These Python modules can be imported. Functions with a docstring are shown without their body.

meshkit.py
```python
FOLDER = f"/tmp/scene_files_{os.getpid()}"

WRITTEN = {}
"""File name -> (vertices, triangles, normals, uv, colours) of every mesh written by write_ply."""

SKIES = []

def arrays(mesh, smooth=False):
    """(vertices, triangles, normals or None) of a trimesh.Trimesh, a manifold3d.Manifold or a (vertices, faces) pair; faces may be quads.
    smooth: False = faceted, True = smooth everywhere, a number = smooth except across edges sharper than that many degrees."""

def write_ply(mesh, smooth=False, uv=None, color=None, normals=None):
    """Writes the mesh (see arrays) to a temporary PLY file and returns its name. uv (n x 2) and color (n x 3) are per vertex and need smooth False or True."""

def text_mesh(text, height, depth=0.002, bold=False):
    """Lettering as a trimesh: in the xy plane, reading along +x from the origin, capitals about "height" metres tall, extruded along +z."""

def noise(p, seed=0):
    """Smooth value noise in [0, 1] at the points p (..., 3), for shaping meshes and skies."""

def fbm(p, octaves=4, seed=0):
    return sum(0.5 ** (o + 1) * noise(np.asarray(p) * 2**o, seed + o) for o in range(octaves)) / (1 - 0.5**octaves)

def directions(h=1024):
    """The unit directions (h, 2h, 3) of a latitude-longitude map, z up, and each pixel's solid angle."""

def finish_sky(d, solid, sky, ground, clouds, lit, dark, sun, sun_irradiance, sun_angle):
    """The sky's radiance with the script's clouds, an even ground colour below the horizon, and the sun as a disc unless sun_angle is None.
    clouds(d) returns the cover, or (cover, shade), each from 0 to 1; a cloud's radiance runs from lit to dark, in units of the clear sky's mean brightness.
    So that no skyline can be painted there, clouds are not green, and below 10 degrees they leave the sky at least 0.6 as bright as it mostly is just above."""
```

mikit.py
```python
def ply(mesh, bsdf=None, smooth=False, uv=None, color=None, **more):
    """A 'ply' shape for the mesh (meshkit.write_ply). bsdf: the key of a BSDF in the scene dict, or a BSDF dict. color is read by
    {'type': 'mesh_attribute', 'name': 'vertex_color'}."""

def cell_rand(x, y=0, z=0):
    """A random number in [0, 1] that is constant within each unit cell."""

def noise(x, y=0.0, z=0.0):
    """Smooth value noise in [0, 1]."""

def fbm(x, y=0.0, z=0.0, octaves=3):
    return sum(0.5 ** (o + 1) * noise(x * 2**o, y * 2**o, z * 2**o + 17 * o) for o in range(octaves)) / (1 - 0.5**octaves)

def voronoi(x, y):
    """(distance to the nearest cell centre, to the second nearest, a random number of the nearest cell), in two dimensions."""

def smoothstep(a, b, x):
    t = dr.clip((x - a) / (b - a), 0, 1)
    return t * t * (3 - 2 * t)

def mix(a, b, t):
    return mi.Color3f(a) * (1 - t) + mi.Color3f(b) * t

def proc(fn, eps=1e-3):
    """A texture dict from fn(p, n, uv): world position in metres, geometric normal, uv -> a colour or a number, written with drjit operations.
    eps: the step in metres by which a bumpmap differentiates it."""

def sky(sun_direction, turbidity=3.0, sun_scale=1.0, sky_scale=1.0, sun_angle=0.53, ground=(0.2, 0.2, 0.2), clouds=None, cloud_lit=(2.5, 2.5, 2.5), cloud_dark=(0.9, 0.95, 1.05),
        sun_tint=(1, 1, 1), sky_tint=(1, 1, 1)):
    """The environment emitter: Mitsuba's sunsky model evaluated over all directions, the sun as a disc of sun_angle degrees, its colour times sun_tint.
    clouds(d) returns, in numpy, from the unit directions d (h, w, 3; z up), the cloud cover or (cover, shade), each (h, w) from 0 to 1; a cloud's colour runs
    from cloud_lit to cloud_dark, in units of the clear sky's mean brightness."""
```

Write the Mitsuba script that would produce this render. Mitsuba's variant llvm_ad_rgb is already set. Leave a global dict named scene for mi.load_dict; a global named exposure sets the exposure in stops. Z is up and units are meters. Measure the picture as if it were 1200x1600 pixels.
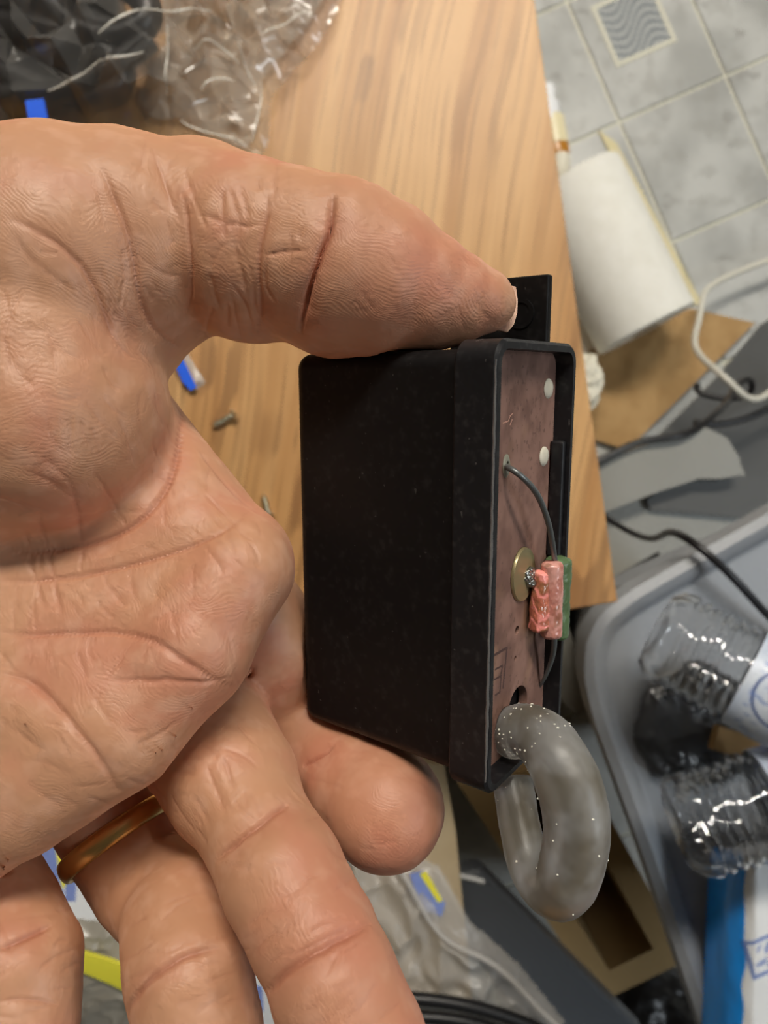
import math, random
import numpy as np, trimesh, mitsuba as mi, mikit, meshkit, manifold3d as m3, drjit as dr
from scipy.spatial import cKDTree
from scipy.ndimage import gaussian_filter1d
from scipy.interpolate import splprep, splev
from shapely.geometry import Polygon, Point, LineString, box as sbox
from mikit import proc, noise, fbm, voronoi, cell_rand, smoothstep, mix
mi.set_log_level(mi.LogLevel.Error)
T = mi.ScalarTransform4f
rng = np.random.default_rng(7)
random.seed(7)
F, CH = 1110.0, 1.20            # focal length in pixels of the 1200 x 1600 frame, camera height
scene, labels = {}, {}
exposure = 0.98

# ------------------------------------------------------------------ camera
scene['camera'] = {'type': 'thinlens', 'fov': 2 * math.degrees(math.atan(600 / F)), 'fov_axis': 'x', 'aperture_radius': 0.00042,
                   'focus_distance': 0.104, 'near_clip': 0.005, 'far_clip': 50.0,
                   'to_world': T().look_at(origin=[0, 0, CH], target=[0, 0, 0], up=[0, 1, 0])}

# ------------------------------------------------------------------ lights: ceiling lamps, the last an added weak fill
LAMP = (1.0, 0.93, 0.82)
LAMPS = [((0.15, 1.45, 2.44), 1.25, 0.34, 22.0), ((1.75, -0.25, 2.44), 0.34, 1.25, 8.0), ((-1.5, -1.1, 2.44), 1.25, 0.34, 0.5)]
# (centre, size x, size y, radiance)
TINT = [LAMP, (0.84, 0.93, 1.0), LAMP]


# ------------------------------------------------------------------ helpers
def srgb(r, g, b):
    c = np.array([r, g, b], float) / 255
    return [float(x) for x in np.where(c < 0.04045, c / 12.92, ((c + 0.055) / 1.055) ** 2.4)]


def P(u, v, z):
    """The point seen at pixel (u, v) at distance z (metres) below the camera."""
    return np.array([(u - 600) / F * z, -(v - 800) / F * z, CH - z])


def c2w(q):
    """Camera axes in mm (right, down, away) to the world in metres."""
    q = np.atleast_2d(np.asarray(q, float)) / 1000
    return np.stack([q[:, 0], -q[:, 1], CH - q[:, 2]], 1)


def uvz(u, v, z):
    """Pixel and distance in mm to camera axes in mm."""
    return np.array([(u - 600) / F * z, (v - 800) / F * z, z])


def add(key, mesh, bsdf, label=None, category=None, group=None, kind=None, smooth=35, **kw):
    scene[key] = mikit.ply(mesh, bsdf, smooth=smooth, **kw)
    tag(key, label, category, group, kind)


def tag(key, label=None, category=None, group=None, kind=None):
    d = {k: v for k, v in (('label', label), ('category', category), ('group', group), ('kind', kind)) if v}
    if d:
        labels[key] = d


def tm(man):
    m = man.to_mesh()
    return trimesh.Trimesh(m.vert_properties[:, :3], m.tri_verts, process=False)


def mani(mesh):
    return m3.Manifold(m3.Mesh(np.asarray(mesh.vertices, np.float32), np.asarray(mesh.faces, np.uint32)))


def hull(pts):
    return trimesh.convex.convex_hull(np.asarray(pts, float))


def rbox(lo, hi, r=0.003, seg=3):
    """A box with rounded edges."""
    lo, hi = np.asarray(lo, float), np.asarray(hi, float)
    s = trimesh.creation.icosphere(seg - 1, r).vertices
    return hull(np.vstack([s + [x, y, z] for x in (lo[0] + r, hi[0] - r) for y in (lo[1] + r, hi[1] - r) for z in (lo[2] + r, hi[2] - r)]))


def slab(poly, z0, z1, bevel=0.0):
    """A polygon of world (x, y) points raised from z0 to z1 with a small bevel on the top edge."""
    p = Polygon(poly) if not isinstance(poly, Polygon) else poly
    if not bevel:
        m = trimesh.creation.extrude_polygon(p, z1 - z0, engine='earcut')
        m.apply_translation([0, 0, z0])
        return m
    q = p.buffer(-bevel)
    a, b = np.array(p.exterior.coords)[:-1], np.array(q.exterior.coords)[:-1]
    return hull(np.vstack([np.c_[a, np.full(len(a), z0)], np.c_[a, np.full(len(a), z1 - bevel)], np.c_[b, np.full(len(b), z1)]]))


def spline(pts, n=60):
    pts = np.asarray(pts, float)
    tck, _ = splprep(pts.T, s=0, k=min(3, len(pts) - 1))
    return np.array(splev(np.linspace(0, 1, n), tck)).T


def sweep(p, r, sides=12, caps=True, flat=1.0, nrm=None):
    """A tube of radius r (number or list) along the points p, its ends closed."""
    p = np.asarray(p, float)
    n = len(p)
    r = np.broadcast_to(np.interp(np.linspace(0, 1, n), np.linspace(0, 1, len(np.atleast_1d(r))), np.atleast_1d(r)), (n,))
    t = np.gradient(p, axis=0)
    t /= np.linalg.norm(t, axis=1, keepdims=True) + 1e-12
    a = np.zeros_like(p)
    x = np.cross(t[0], [0, 0, 1.0] if nrm is None else nrm)
    if np.linalg.norm(x) < 1e-3:
        x = np.cross(t[0], [1.0, 0, 0])
    for i in range(n):
        x = x - t[i] * (x @ t[i])
        x /= np.linalg.norm(x) + 1e-12
        a[i] = x
    b = np.cross(t, a)
    ang = np.arange(sides) * 2 * np.pi / sides
    v = p[:, None] + r[:, None, None] * (np.cos(ang)[None, :, None] * a[:, None] + flat * np.sin(ang)[None, :, None] * b[:, None])
    i, j = np.meshgrid(np.arange(n - 1), np.arange(sides), indexing='ij')
    q = np.stack([i * sides + j, i * sides + (j + 1) % sides, (i + 1) * sides + (j + 1) % sides, (i + 1) * sides + j], -1).reshape(-1, 4)
    f = np.vstack([q[:, [0, 1, 2]], q[:, [0, 2, 3]]])
    v = v.reshape(-1, 3)
    if caps:
        v = np.vstack([v, p[0], p[-1]])
        k, j = len(v) - 2, np.arange(sides)
        f = np.vstack([f, np.stack([(j + 1) % sides, j, np.full(sides, k)], 1), np.stack([j + (n - 1) * sides, (j + 1) % sides + (n - 1) * sides, np.full(sides, k + 1)], 1)])
    m = trimesh.Trimesh(v, f, process=False)
    if m.volume < 0:
        m.invert()
    return m


def frame(origin, zdir, up=(0, 0, 1)):
    z = np.asarray(zdir, float) / np.linalg.norm(zdir)
    x = np.cross(up, z)
    x /= np.linalg.norm(x)
    m = np.eye(4)
    m[:3, 0], m[:3, 1], m[:3, 2], m[:3, 3] = x, np.cross(z, x), z, origin
    return m


def lathe(profile, sections=48):
    return trimesh.creation.revolve(np.asarray(profile, float), sections=sections)


def lumpy(mesh, amp, size, seed=0, octaves=3):
    n = mesh.vertex_normals
    m = mesh.copy()
    m.vertices = m.vertices + n * ((meshkit.fbm(mesh.vertices / size, octaves, seed) - 0.5) * 2 * amp)[:, None]
    return m


# ------------------------------------------------------------------ materials
def two(d):
    return {'type': 'twosided', 'bsdf': d}


def rgb(c):
    return {'type': 'rgb', 'value': list(c)}


def pr(color, rough=0.5, **kw):
    c = color if isinstance(color, dict) else rgb(color)
    return {'type': 'principled', 'base_color': c, 'roughness': rough, **kw}


def bump(fn, height, inner, eps=1e-3):
    return {'type': 'bumpmap', 'arbitrary': proc(fn, eps), 'scale': height, 'bsdf': inner}


def mat(name, d):
    scene[name] = d
    return name


def wood(p, n, uv):
    # grain runs along the right edge of the desk
    a, b = p.x * 0.138 + p.y * 0.990, p.x * 0.990 - p.y * 0.138
    w = fbm(a * 5, b * 9, 3.0) * 0.022
    g = fbm((b + w) * 70, a * 3.2, 1.0, octaves=4)
    s = smoothstep(0.55, 0.8, fbm((b + w * 1.3) * 38, a * 2.1, 9.0, octaves=3))
    fine = noise((b + w) * 420, a * 16, 4.0)
    c = mix(srgb(202, 158, 106), srgb(178, 130, 80), smoothstep(0.3, 0.75, g))
    c = mix(c, srgb(134, 92, 54), s * 0.42)
    c = mix(c, srgb(136, 94, 56), smoothstep(0.5, 0.95, fine) * 0.4)
    c = mix(c, srgb(112, 74, 44), smoothstep(0.62, 0.8, noise((b + w) * 190, a * 26, 8.0)) * smoothstep(0.4, 0.7, fbm(a * 6, b * 14, 2.0)) * 0.5)
    return c


mat('m_wood', two(bump(lambda p, n, uv: noise((p.x * 0.990 - p.y * 0.138) * 420, (p.x * 0.138 + p.y * 0.99) * 16, 4.0), 0.0001,
                       pr(proc(wood), 0.42, specular=0.4))))
mat('m_edge', two(pr(srgb(150, 98, 52), 0.5)))


def tile(p, n, uv):
    f1, f2 = fbm(p.x * 9, p.y * 9, 1.0, octaves=4), fbm(p.x * 40, p.y * 40, 5.0, octaves=3)
    c = mix(srgb(160, 161, 158), srgb(184, 185, 182), smoothstep(0.3, 0.7, f1))
    c = mix(c, srgb(146, 145, 139), smoothstep(0.5, 0.85, f2) * 0.35)
    scuff = smoothstep(0.70, 0.9, fbm(p.x * 24, p.y * 42, 11.0))
    return mix(c, srgb(110, 106, 100), scuff * 0.4)


mat('m_tile', two(pr(proc(tile), 0.32, specular=0.45)))
mat('m_grout', two(pr(srgb(200, 198, 182), 0.7)))
GA, GB = np.array([0.40, 0.917]), np.array([0.917, -0.40])           # the tile grid's two directions, in (x right, y down)


def swirl(p, n, uv):
    c = P(990, 38, 1.2)
    x, y = p.x - float(c[0]), p.y - float(c[1])
    a, b = x * 0.40 - y * 0.917, x * 0.917 + y * 0.40
    s = 0.5 + 0.5 * dr.sin(420 * (a + 0.30 * b + 0.012 * dr.sin(75 * b)))
    return mix(srgb(120, 126, 130), srgb(176, 178, 176), s * 0.75)




def floor_col(p, n, uv):
    """Beyond the tiles built one by one, the vinyl goes on with the same joints."""
    u, v = p.x * (F / 1.2) + 600 - 968.0, -p.y * (F / 1.2) + 800 - 190.0
    a, b = (u * 0.40 + v * 0.917) / 205.0, (u * 0.917 - v * 0.40) / 181.0
    da, db = dr.abs(a - dr.round(a)) * 205.0, dr.abs(b - dr.round(b)) * 181.0
    return mix(srgb(200, 198, 182), tile(p, n, uv), smoothstep(2.4, 3.2, dr.minimum(da, db)))


mat('m_floor', two(pr(proc(floor_col), 0.45)))
mat('m_swirl', two(pr(proc(swirl), 0.35)))
mat('m_wall', two({'type': 'diffuse', 'reflectance': rgb(srgb(116, 110, 100))}))
mat('m_ceil', two({'type': 'diffuse', 'reflectance': rgb(srgb(158, 156, 150))}))
mat('m_white_metal', two(pr(srgb(225, 225, 222), 0.4)))


def scuffed(base, hi, amount, scale):
    def fn(p, n, uv):
        s = smoothstep(0.93, 0.97, noise(p.x * scale, p.y * scale, p.z * scale)) * amount
        d = smoothstep(0.5, 0.9, fbm(p.x * 900, p.y * 900, p.z * 900)) * 0.25 * amount
        return mix(base, hi, s + d)
    return fn


grainy = lambda p, n, uv: fbm(p.x * 2600, p.y * 2600, p.z * 2600, octaves=2)
mat('m_case', two(bump(grainy, 0.00003, pr(proc(scuffed(srgb(17, 16, 17), srgb(96, 94, 92), 0.30, 1500)), 0.5, specular=0.22), 1e-4)))
mat('m_rim', two(bump(grainy, 0.00003, pr(proc(scuffed(srgb(26, 26, 29), srgb(120, 118, 116), 0.36, 1200)), 0.42, specular=0.35), 1e-4)))
mat('m_worn', two(pr(proc(scuffed(srgb(98, 96, 95), srgb(160, 158, 152), 0.8, 1400)), 0.55)))


def board(p, n, uv):
    f1, f2 = fbm(p.x * 260, p.y * 260, p.z * 260), fbm(p.x * 1300, p.y * 1300, p.z * 1300)
    c = mix(srgb(142, 108, 96), srgb(112, 82, 72), smoothstep(0.3, 0.7, f1))
    c = mix(c, srgb(165, 130, 96), smoothstep(0.55, 0.8, fbm(p.x * 120, p.y * 120, p.z * 120 + 8)) * 0.5)
    return mix(c, srgb(84, 62, 56), smoothstep(0.58, 0.8, f2) * 0.5)


mat('m_board', two(bump(grainy, 0.00006, pr(proc(board), 0.75), 1e-4)))
mat('m_rivet', two(pr(srgb(214, 208, 190), 0.45, specular=0.5)))
mat('m_wire', two(pr(srgb(120, 124, 124), 0.38, metallic=0.6)))
mat('m_eyelet', two(pr(srgb(150, 148, 132), 0.45, metallic=0.3)))
mat('m_brass', two(bump(lambda p, n, uv: fbm(p.x * 900, p.y * 900, p.z * 900), 0.0001, pr(srgb(168, 156, 118), 0.34, metallic=0.6), 1e-4)))
mat('m_solder', two(pr(srgb(150, 148, 140), 0.22, metallic=0.9)))


def pink(p, n, uv):
    f = fbm(p.x * 700, p.y * 700, p.z * 700)
    c = mix(srgb(190, 122, 108), srgb(216, 158, 146), smoothstep(0.35, 0.65, f))
    return mix(c, srgb(140, 92, 64), smoothstep(0.58, 0.75, fbm(p.x * 500 + 9, p.y * 500, p.z * 500)) * 0.6)


def pinkhot(p, n, uv):
    wx, wy = fbm(p.x * 420, p.y * 420, p.z * 420) * 1.3, fbm(p.x * 420 + 9, p.y * 420, p.z * 420) * 1.3
    a, b, _ = voronoi(p.x * 250 + p.z * 150 + wx, p.y * 210 + p.z * 100 + wy)
    c = mix(srgb(186, 106, 84), srgb(150, 96, 66), smoothstep(0.4, 0.7, fbm(p.x * 900, p.y * 900, p.z * 900)))
    return mix(srgb(250, 156, 146), c, smoothstep(0.04, 0.34, b - a))


WAX = dict(specular=0.6, clearcoat=0.9, clearcoat_gloss=0.95)
mat('m_pink', two(bump(lambda p, n, uv: fbm(p.x * 800, p.y * 800, p.z * 800), 0.00015, pr(proc(pink), 0.22, **WAX), 1e-4)))
mat('m_pinkhot', two(bump(lambda p, n, uv: fbm(p.x * 1100, p.y * 1100, p.z * 1100), 0.00025, pr(proc(pinkhot), 0.2, **WAX), 1e-4)))
mat('m_green', two(pr(proc(lambda p, n, uv: mix(srgb(96, 122, 84), srgb(74, 94, 62), fbm(p.x * 500, p.y * 500, p.z * 500))), 0.35)))
mat('m_ink', two(pr(srgb(78, 56, 52), 0.8)))
mat('m_scratch', two(pr(srgb(186, 140, 124), 0.8)))
mat('m_hole', two({'type': 'diffuse', 'reflectance': rgb(srgb(22, 18, 16))}))


def frost(p, n, uv):
    f = fbm(p.x * 130, p.y * 130, p.z * 130, octaves=4)
    return mix(srgb(160, 152, 136), srgb(214, 214, 212), smoothstep(0.35, 0.7, f))


mat('m_tube', bump(lambda p, n, uv: fbm(p.x * 700, p.y * 700, p.z * 700), 0.00008,
                   pr(proc(frost), 0.4, specular=0.5, spec_trans=0.74), 1e-4))
mat('m_grit', two(pr(srgb(235, 232, 220), 0.3)))
mat('m_gold', two(pr(srgb(232, 198, 132), 0.32, metallic=1.0)))


def ridges(p, n, uv):
    """Fine skin relief: friction ridges broken by a net of small lines."""
    x, y, z = p.x * 1000, p.y * 1000, p.z * 1000
    wx = fbm(x * 0.14, y * 0.14, z * 0.14) * 10
    r = 0.5 + 0.5 * dr.sin(2 * math.pi * (0.75 * y + 0.5 * x + 0.5 * z + wx) / 0.5)
    jx, jy = fbm(x * 0.7, y * 0.7, z * 0.7) * 2.4, fbm(x * 0.7 + 40, y * 0.7, z * 0.7) * 2.4
    net, net2, _ = voronoi(x * 0.8 + 0.5 * y + jx, y * 1.0 + z * 0.6 + jy)
    lines = smoothstep(0.0, 0.22, net2 - net) * smoothstep(0.35, 0.65, fbm(x * 0.09, y * 0.09, z * 0.09 + 5))
    return r * 0.30 + lines * 0.35 + fbm(x * 1.1, y * 1.1, z * 1.1) * 0.8


def skin_col(p, n, uv):
    return mi.Color3f(0.5)


mat('m_skin', two(bump(ridges, 0.00007, {'type': 'principled', 'base_color': {'type': 'mesh_attribute', 'name': 'vertex_color'},
                                          'roughness': 0.47, 'specular': 0.4, 'sheen': 0.1}, 1e-4)))
mat('m_nail', two(pr(srgb(226, 190, 168), 0.25, specular=0.5)))
mat('m_sleeve', two(pr(srgb(50, 56, 70), 0.9)))

mat('m_paper', two({'type': 'diffuse', 'reflectance': proc(lambda p, n, uv: mix(srgb(238, 237, 230), srgb(228, 226, 216), fbm(p.x * 60, p.y * 60, p.z * 60)))}))
mat('m_tissue', two({'type': 'diffuse', 'reflectance': rgb(srgb(226, 222, 206))}))
mat('m_core', two({'type': 'diffuse', 'reflectance': rgb(srgb(150, 118, 82))}))


def kraft(p, n, uv):
    return mix(srgb(182, 150, 106), srgb(164, 130, 88), fbm(p.x * 60, p.y * 60, p.z * 60))


mat('m_kraft', two({'type': 'diffuse', 'reflectance': proc(kraft)}))
mat('m_cream', two({'type': 'diffuse', 'reflectance': proc(lambda p, n, uv: mix(srgb(186, 168, 138), srgb(168, 148, 116), fbm(p.x * 30, p.y * 30, p.z * 30)))}))
mat('m_carton', two({'type': 'diffuse', 'reflectance': rgb(srgb(160, 136, 98))}))
mat('m_strip', two({'type': 'diffuse', 'reflectance': rgb(srgb(214, 204, 164))}))
mat('m_bin', two(pr(proc(lambda p, n, uv: mix(srgb(150, 154, 160), srgb(136, 140, 146), fbm(p.x * 12, p.y * 12, p.z * 12))), 0.42)))
mat('m_tote', two(pr(proc(lambda p, n, uv: mix(srgb(142, 141, 134), srgb(126, 125, 118), fbm(p.x * 12, p.y * 12, p.z * 12))), 0.42)))
mat('m_shadegrey', two(pr(srgb(74, 74, 72), 0.5)))
mat('m_black', two(pr(srgb(26, 26, 28), 0.35, specular=0.5)))
mat('m_bag', two(bump(lambda p, n, uv: fbm(p.x * 60, p.y * 60, p.z * 60), 0.004, pr(srgb(44, 45, 47), 0.25))))
mat('m_slate', two(pr(srgb(84, 89, 96), 0.4)))
mat('m_whitecable', two(pr(srgb(205, 202, 190), 0.35)))
mat('m_white', two(pr(srgb(232, 234, 236), 0.35)))
mat('m_amber', two(pr(srgb(176, 118, 40), 0.3)))
mat('m_creamjar', two(pr(srgb(226, 216, 178), 0.3)))
mat('m_blue', two(pr(srgb(38, 96, 226), 0.35)))
mat('m_steel', two(pr(srgb(206, 204, 190), 0.25, metallic=1.0)))
mat('m_film', {'type': 'blendbsdf', 'weight': 0.15, 'a': {'type': 'thindielectric', 'int_ior': 1.65}, 'b': two(pr(srgb(176, 172, 166), 0.15, specular=1.0, clearcoat=1.0, clearcoat_gloss=0.7))})
mat('m_foldglint', {'type': 'blendbsdf', 'weight': 0.6, 'a': {'type': 'thindielectric', 'int_ior': 1.6}, 'b': two(pr(srgb(240, 236, 226), 0.2, specular=0.9))})
mat('m_film3', {'type': 'blendbsdf', 'weight': 0.38, 'a': {'type': 'thindielectric', 'int_ior': 1.6}, 'b': two(pr(srgb(226, 216, 200), 0.2, specular=1.0, clearcoat=1.0, clearcoat_gloss=0.7))})
mat('m_film2', {'type': 'blendbsdf', 'weight': 0.42, 'a': {'type': 'thindielectric', 'int_ior': 1.5}, 'b': two(pr(srgb(214, 210, 204), 0.3))})
mat('m_pet', {'type': 'dielectric', 'int_ior': 1.55})
mat('m_greyfilm', two(pr(srgb(156, 150, 138), 0.25)))
mat('m_yellow', two(pr(srgb(240, 232, 72), 0.4)))
mat('m_lav', two(pr(srgb(128, 146, 206), 0.4)))
mat('m_diff', {'type': 'diffuse', 'reflectance': rgb((0.8, 0.8, 0.8))})

# ------------------------------------------------------------------ the room
X0, X1, Y0, Y1, ZC = -2.4, 2.6, -2.0, 2.6, 2.5
B = lambda lo, hi: trimesh.creation.box(bounds=[lo, hi])
add('floor', B([X0, Y0, -0.08], [X1, Y1, -0.004]), 'm_floor', 'grey vinyl floor with pale tile joints', kind='structure', smooth=False)
add('ceiling', B([X0, Y0, ZC], [X1, Y1, ZC + 0.05]), 'm_ceil', kind='structure', smooth=False)
for nm, lo, hi in (('left', [X0 - 0.05, Y0, 0], [X0, Y1, ZC]), ('right', [X1, Y0, 0], [X1 + 0.05, Y1, ZC]), ('back', [X0, Y1, 0], [X1, Y1 + 0.05, ZC]), ('front', [X0, Y0 - 0.05, 0], [X1, Y0, ZC])):
    add('wall_' + nm, B(lo, hi), 'm_wall', kind='structure', smooth=False)
for i, (c, sx, sy, rad) in enumerate(LAMPS):
    k = 'ceiling_lamp' + ('_%03d' % i if i else '')
    w, h = sx / 2, sy / 2
    fr = trimesh.util.concatenate([B([c[0] - w - 0.03, c[1] - h - 0.03, 2.43], [c[0] + w + 0.03, c[1] - h, 2.5]), B([c[0] - w - 0.03, c[1] + h, 2.43], [c[0] + w + 0.03, c[1] + h + 0.03, 2.5]),
                                   B([c[0] - w - 0.03, c[1] - h, 2.43], [c[0] - w, c[1] + h, 2.5]), B([c[0] + w, c[1] - h, 2.43], [c[0] + w + 0.03, c[1] + h, 2.5])])
    add(k + '__frame', fr, 'm_white_metal', smooth=False)
    v = np.array([[c[0] - w, c[1] - h, c[2]], [c[0] + w, c[1] - h, c[2]], [c[0] + w, c[1] + h, c[2]], [c[0] - w, c[1] + h, c[2]]])
    add(k + '__diffuser', trimesh.Trimesh(v, [[0, 2, 1], [0, 3, 2]], process=False), 'm_diff', smooth=False, emitter={'type': 'area', 'radiance': rgb([rad * x for x in TINT[i]])})
    tag(k, ['long white ceiling lamp over the far side of the desk', 'white ceiling lamp over the grey bin', 'added weak fill lamp on the ceiling behind the camera'][i], 'ceiling lamp')

# the tiles of the vinyl floor, one by one where the photograph shows them
pxm = 1.2 / F
pa, pb = 205.0, 181.0
o = np.array([968.0, 190.0])
grid = []
for i in range(-7, 6):
    for j in range(-4, 8):
        c = o + GB * (i + 0.5) * pb + GA * (j + 0.5) * pa
        if not (-150 < c[0] < 1500 and -450 < c[1] < 1950):
            continue
        q = [c + GB * sx * (pb / 2 - 2.6) + GA * sy * (pa / 2 - 2.6) for sx, sy in ((-1, -1), (1, -1), (1, 1), (-1, 1))]
        grid.append((slab([P(x, y, 1.2)[:2] for x, y in q], -0.004, 0.0, 0.0012), c))
for n, (m, c) in enumerate(grid):
    add('floor__tile' + ('_%03d' % n if n else ''), m, 'm_tile', smooth=False)
cc = np.array([990.0, 38.0])
for n, (s0, s1) in enumerate((((-1, -1), (1, -1)), ((1, -1), (1, 1)), ((1, 1), (-1, 1)), ((-1, 1), (-1, -1)))):
    e0, e1 = [cc + GB * s[0] * 48 + GA * s[1] * 48 for s in (s0, s1)]
    l = LineString([P(*e0, 1.2)[:2], P(*e1, 1.2)[:2]]).buffer(0.004, cap_style=3)
    add('floor__inset_border' + ('_%03d' % n if n else ''), slab(l, -0.001, 0.0016), 'm_grout', smooth=False)
add('floor__inset', slab([P(*(cc + GB * a * 46 + GA * b * 46), 1.2)[:2] for a, b in ((-1, -1), (1, -1), (1, 1), (-1, 1))], -0.001, 0.0012), 'm_swirl', 'patterned square inset with wavy lines', smooth=False)

# ------------------------------------------------------------------ the desk
ZD = 0.45
dk = [P(965, 940, ZD), P(700, -980, ZD), P(-1500, -760, ZD), P(-1240, 1330, ZD)]
dk[3] = P(965 - 2200, 940 + 2200 * 0.17, ZD)
add('desk__top', slab([q[:2] for q in dk], CH - ZD - 0.028, CH - ZD, 0.0008), 'm_wood', smooth=False)
for i, (a, b) in enumerate(((0.2, 0.2), (0.2, 0.9), (0.9, 0.2), (0.9, 0.9))):
    q = (1 - a) * ((1 - b) * dk[0] + b * dk[1]) + a * ((1 - b) * dk[3] + b * dk[2])
    add('desk__leg' + ('_%03d' % i if i else ''), rbox([q[0] - 0.025, q[1] - 0.025, 0], [q[0] + 0.025, q[1] + 0.025, CH - ZD - 0.028], 0.003, 2), 'm_edge', smooth=30)
tag('desk', 'brown wood-grain desk top under the hand', 'desk')
ZT = CH - ZD

# ------------------------------------------------------------------ the black device (axes: c right, a down, b away, in mm)
RM = trimesh.transformations.rotation_matrix
from scipy.spatial.transform import Rotation
DR = Rotation.from_rotvec([0.17, -0.93, -0.09]).as_matrix()
DT = np.array([14.81, 9.91, 98.0])
DH, DW, DD, DRIM = 66.3, 27.4, 37.9, 6.7
dev = lambda L: c2w(np.atleast_2d(L) @ DR.T + DT)


def devm(mesh):
    m = mesh.copy()
    m.vertices = dev(m.vertices)
    return m


def loc(u, v, b):
    """Where the line of sight through a measured pixel meets the device's plane of depth b."""
    d = DR.T @ np.array([(u - 600) / F, (v - 800) / F, 1.0])
    q = DR.T @ (-DT)
    s = (b - q[2]) / d[2]
    return q + s * d


def rrect(c0, c1, a0, a1, r):
    return sbox(c0 + r, a0 + r, c1 - r, a1 - r).buffer(r, 6)


def ext(poly, b0, b1):
    m = trimesh.creation.extrude_polygon(poly, b1 - b0, engine='earcut')
    m.apply_translation([0, 0, b0])
    return m


def bevelled(poly, b0, b1, e):
    a, q = np.array(poly.exterior.coords)[:-1], np.array(poly.buffer(-e).exterior.coords)[:-1]
    return hull(np.vstack([np.c_[q, np.full(len(q), b0)], np.c_[a, np.full(len(a), b0 + e)], np.c_[a, np.full(len(a), b1 - e)], np.c_[q, np.full(len(q), b1)]]))


hw = DH / 2
body = rbox([1.2, -hw + 1.25, 4.9], [DW - 1.2, hw - 1.3, DD], 2.6, 4)
add('electronic_device__body', devm(body), 'm_case', smooth=30)
rim = mani(bevelled(rrect(0, DW, -hw, hw, 3.2), 0, DRIM, 0.45)) - mani(ext(rrect(1.35, DW - 1.35, -hw + 1.35, hw - 1.35, 2.2), -1, DRIM + 1))
add('electronic_device__rim', devm(tm(rim)), 'm_rim', 'raised black rim around the brown board', smooth=30)
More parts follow.
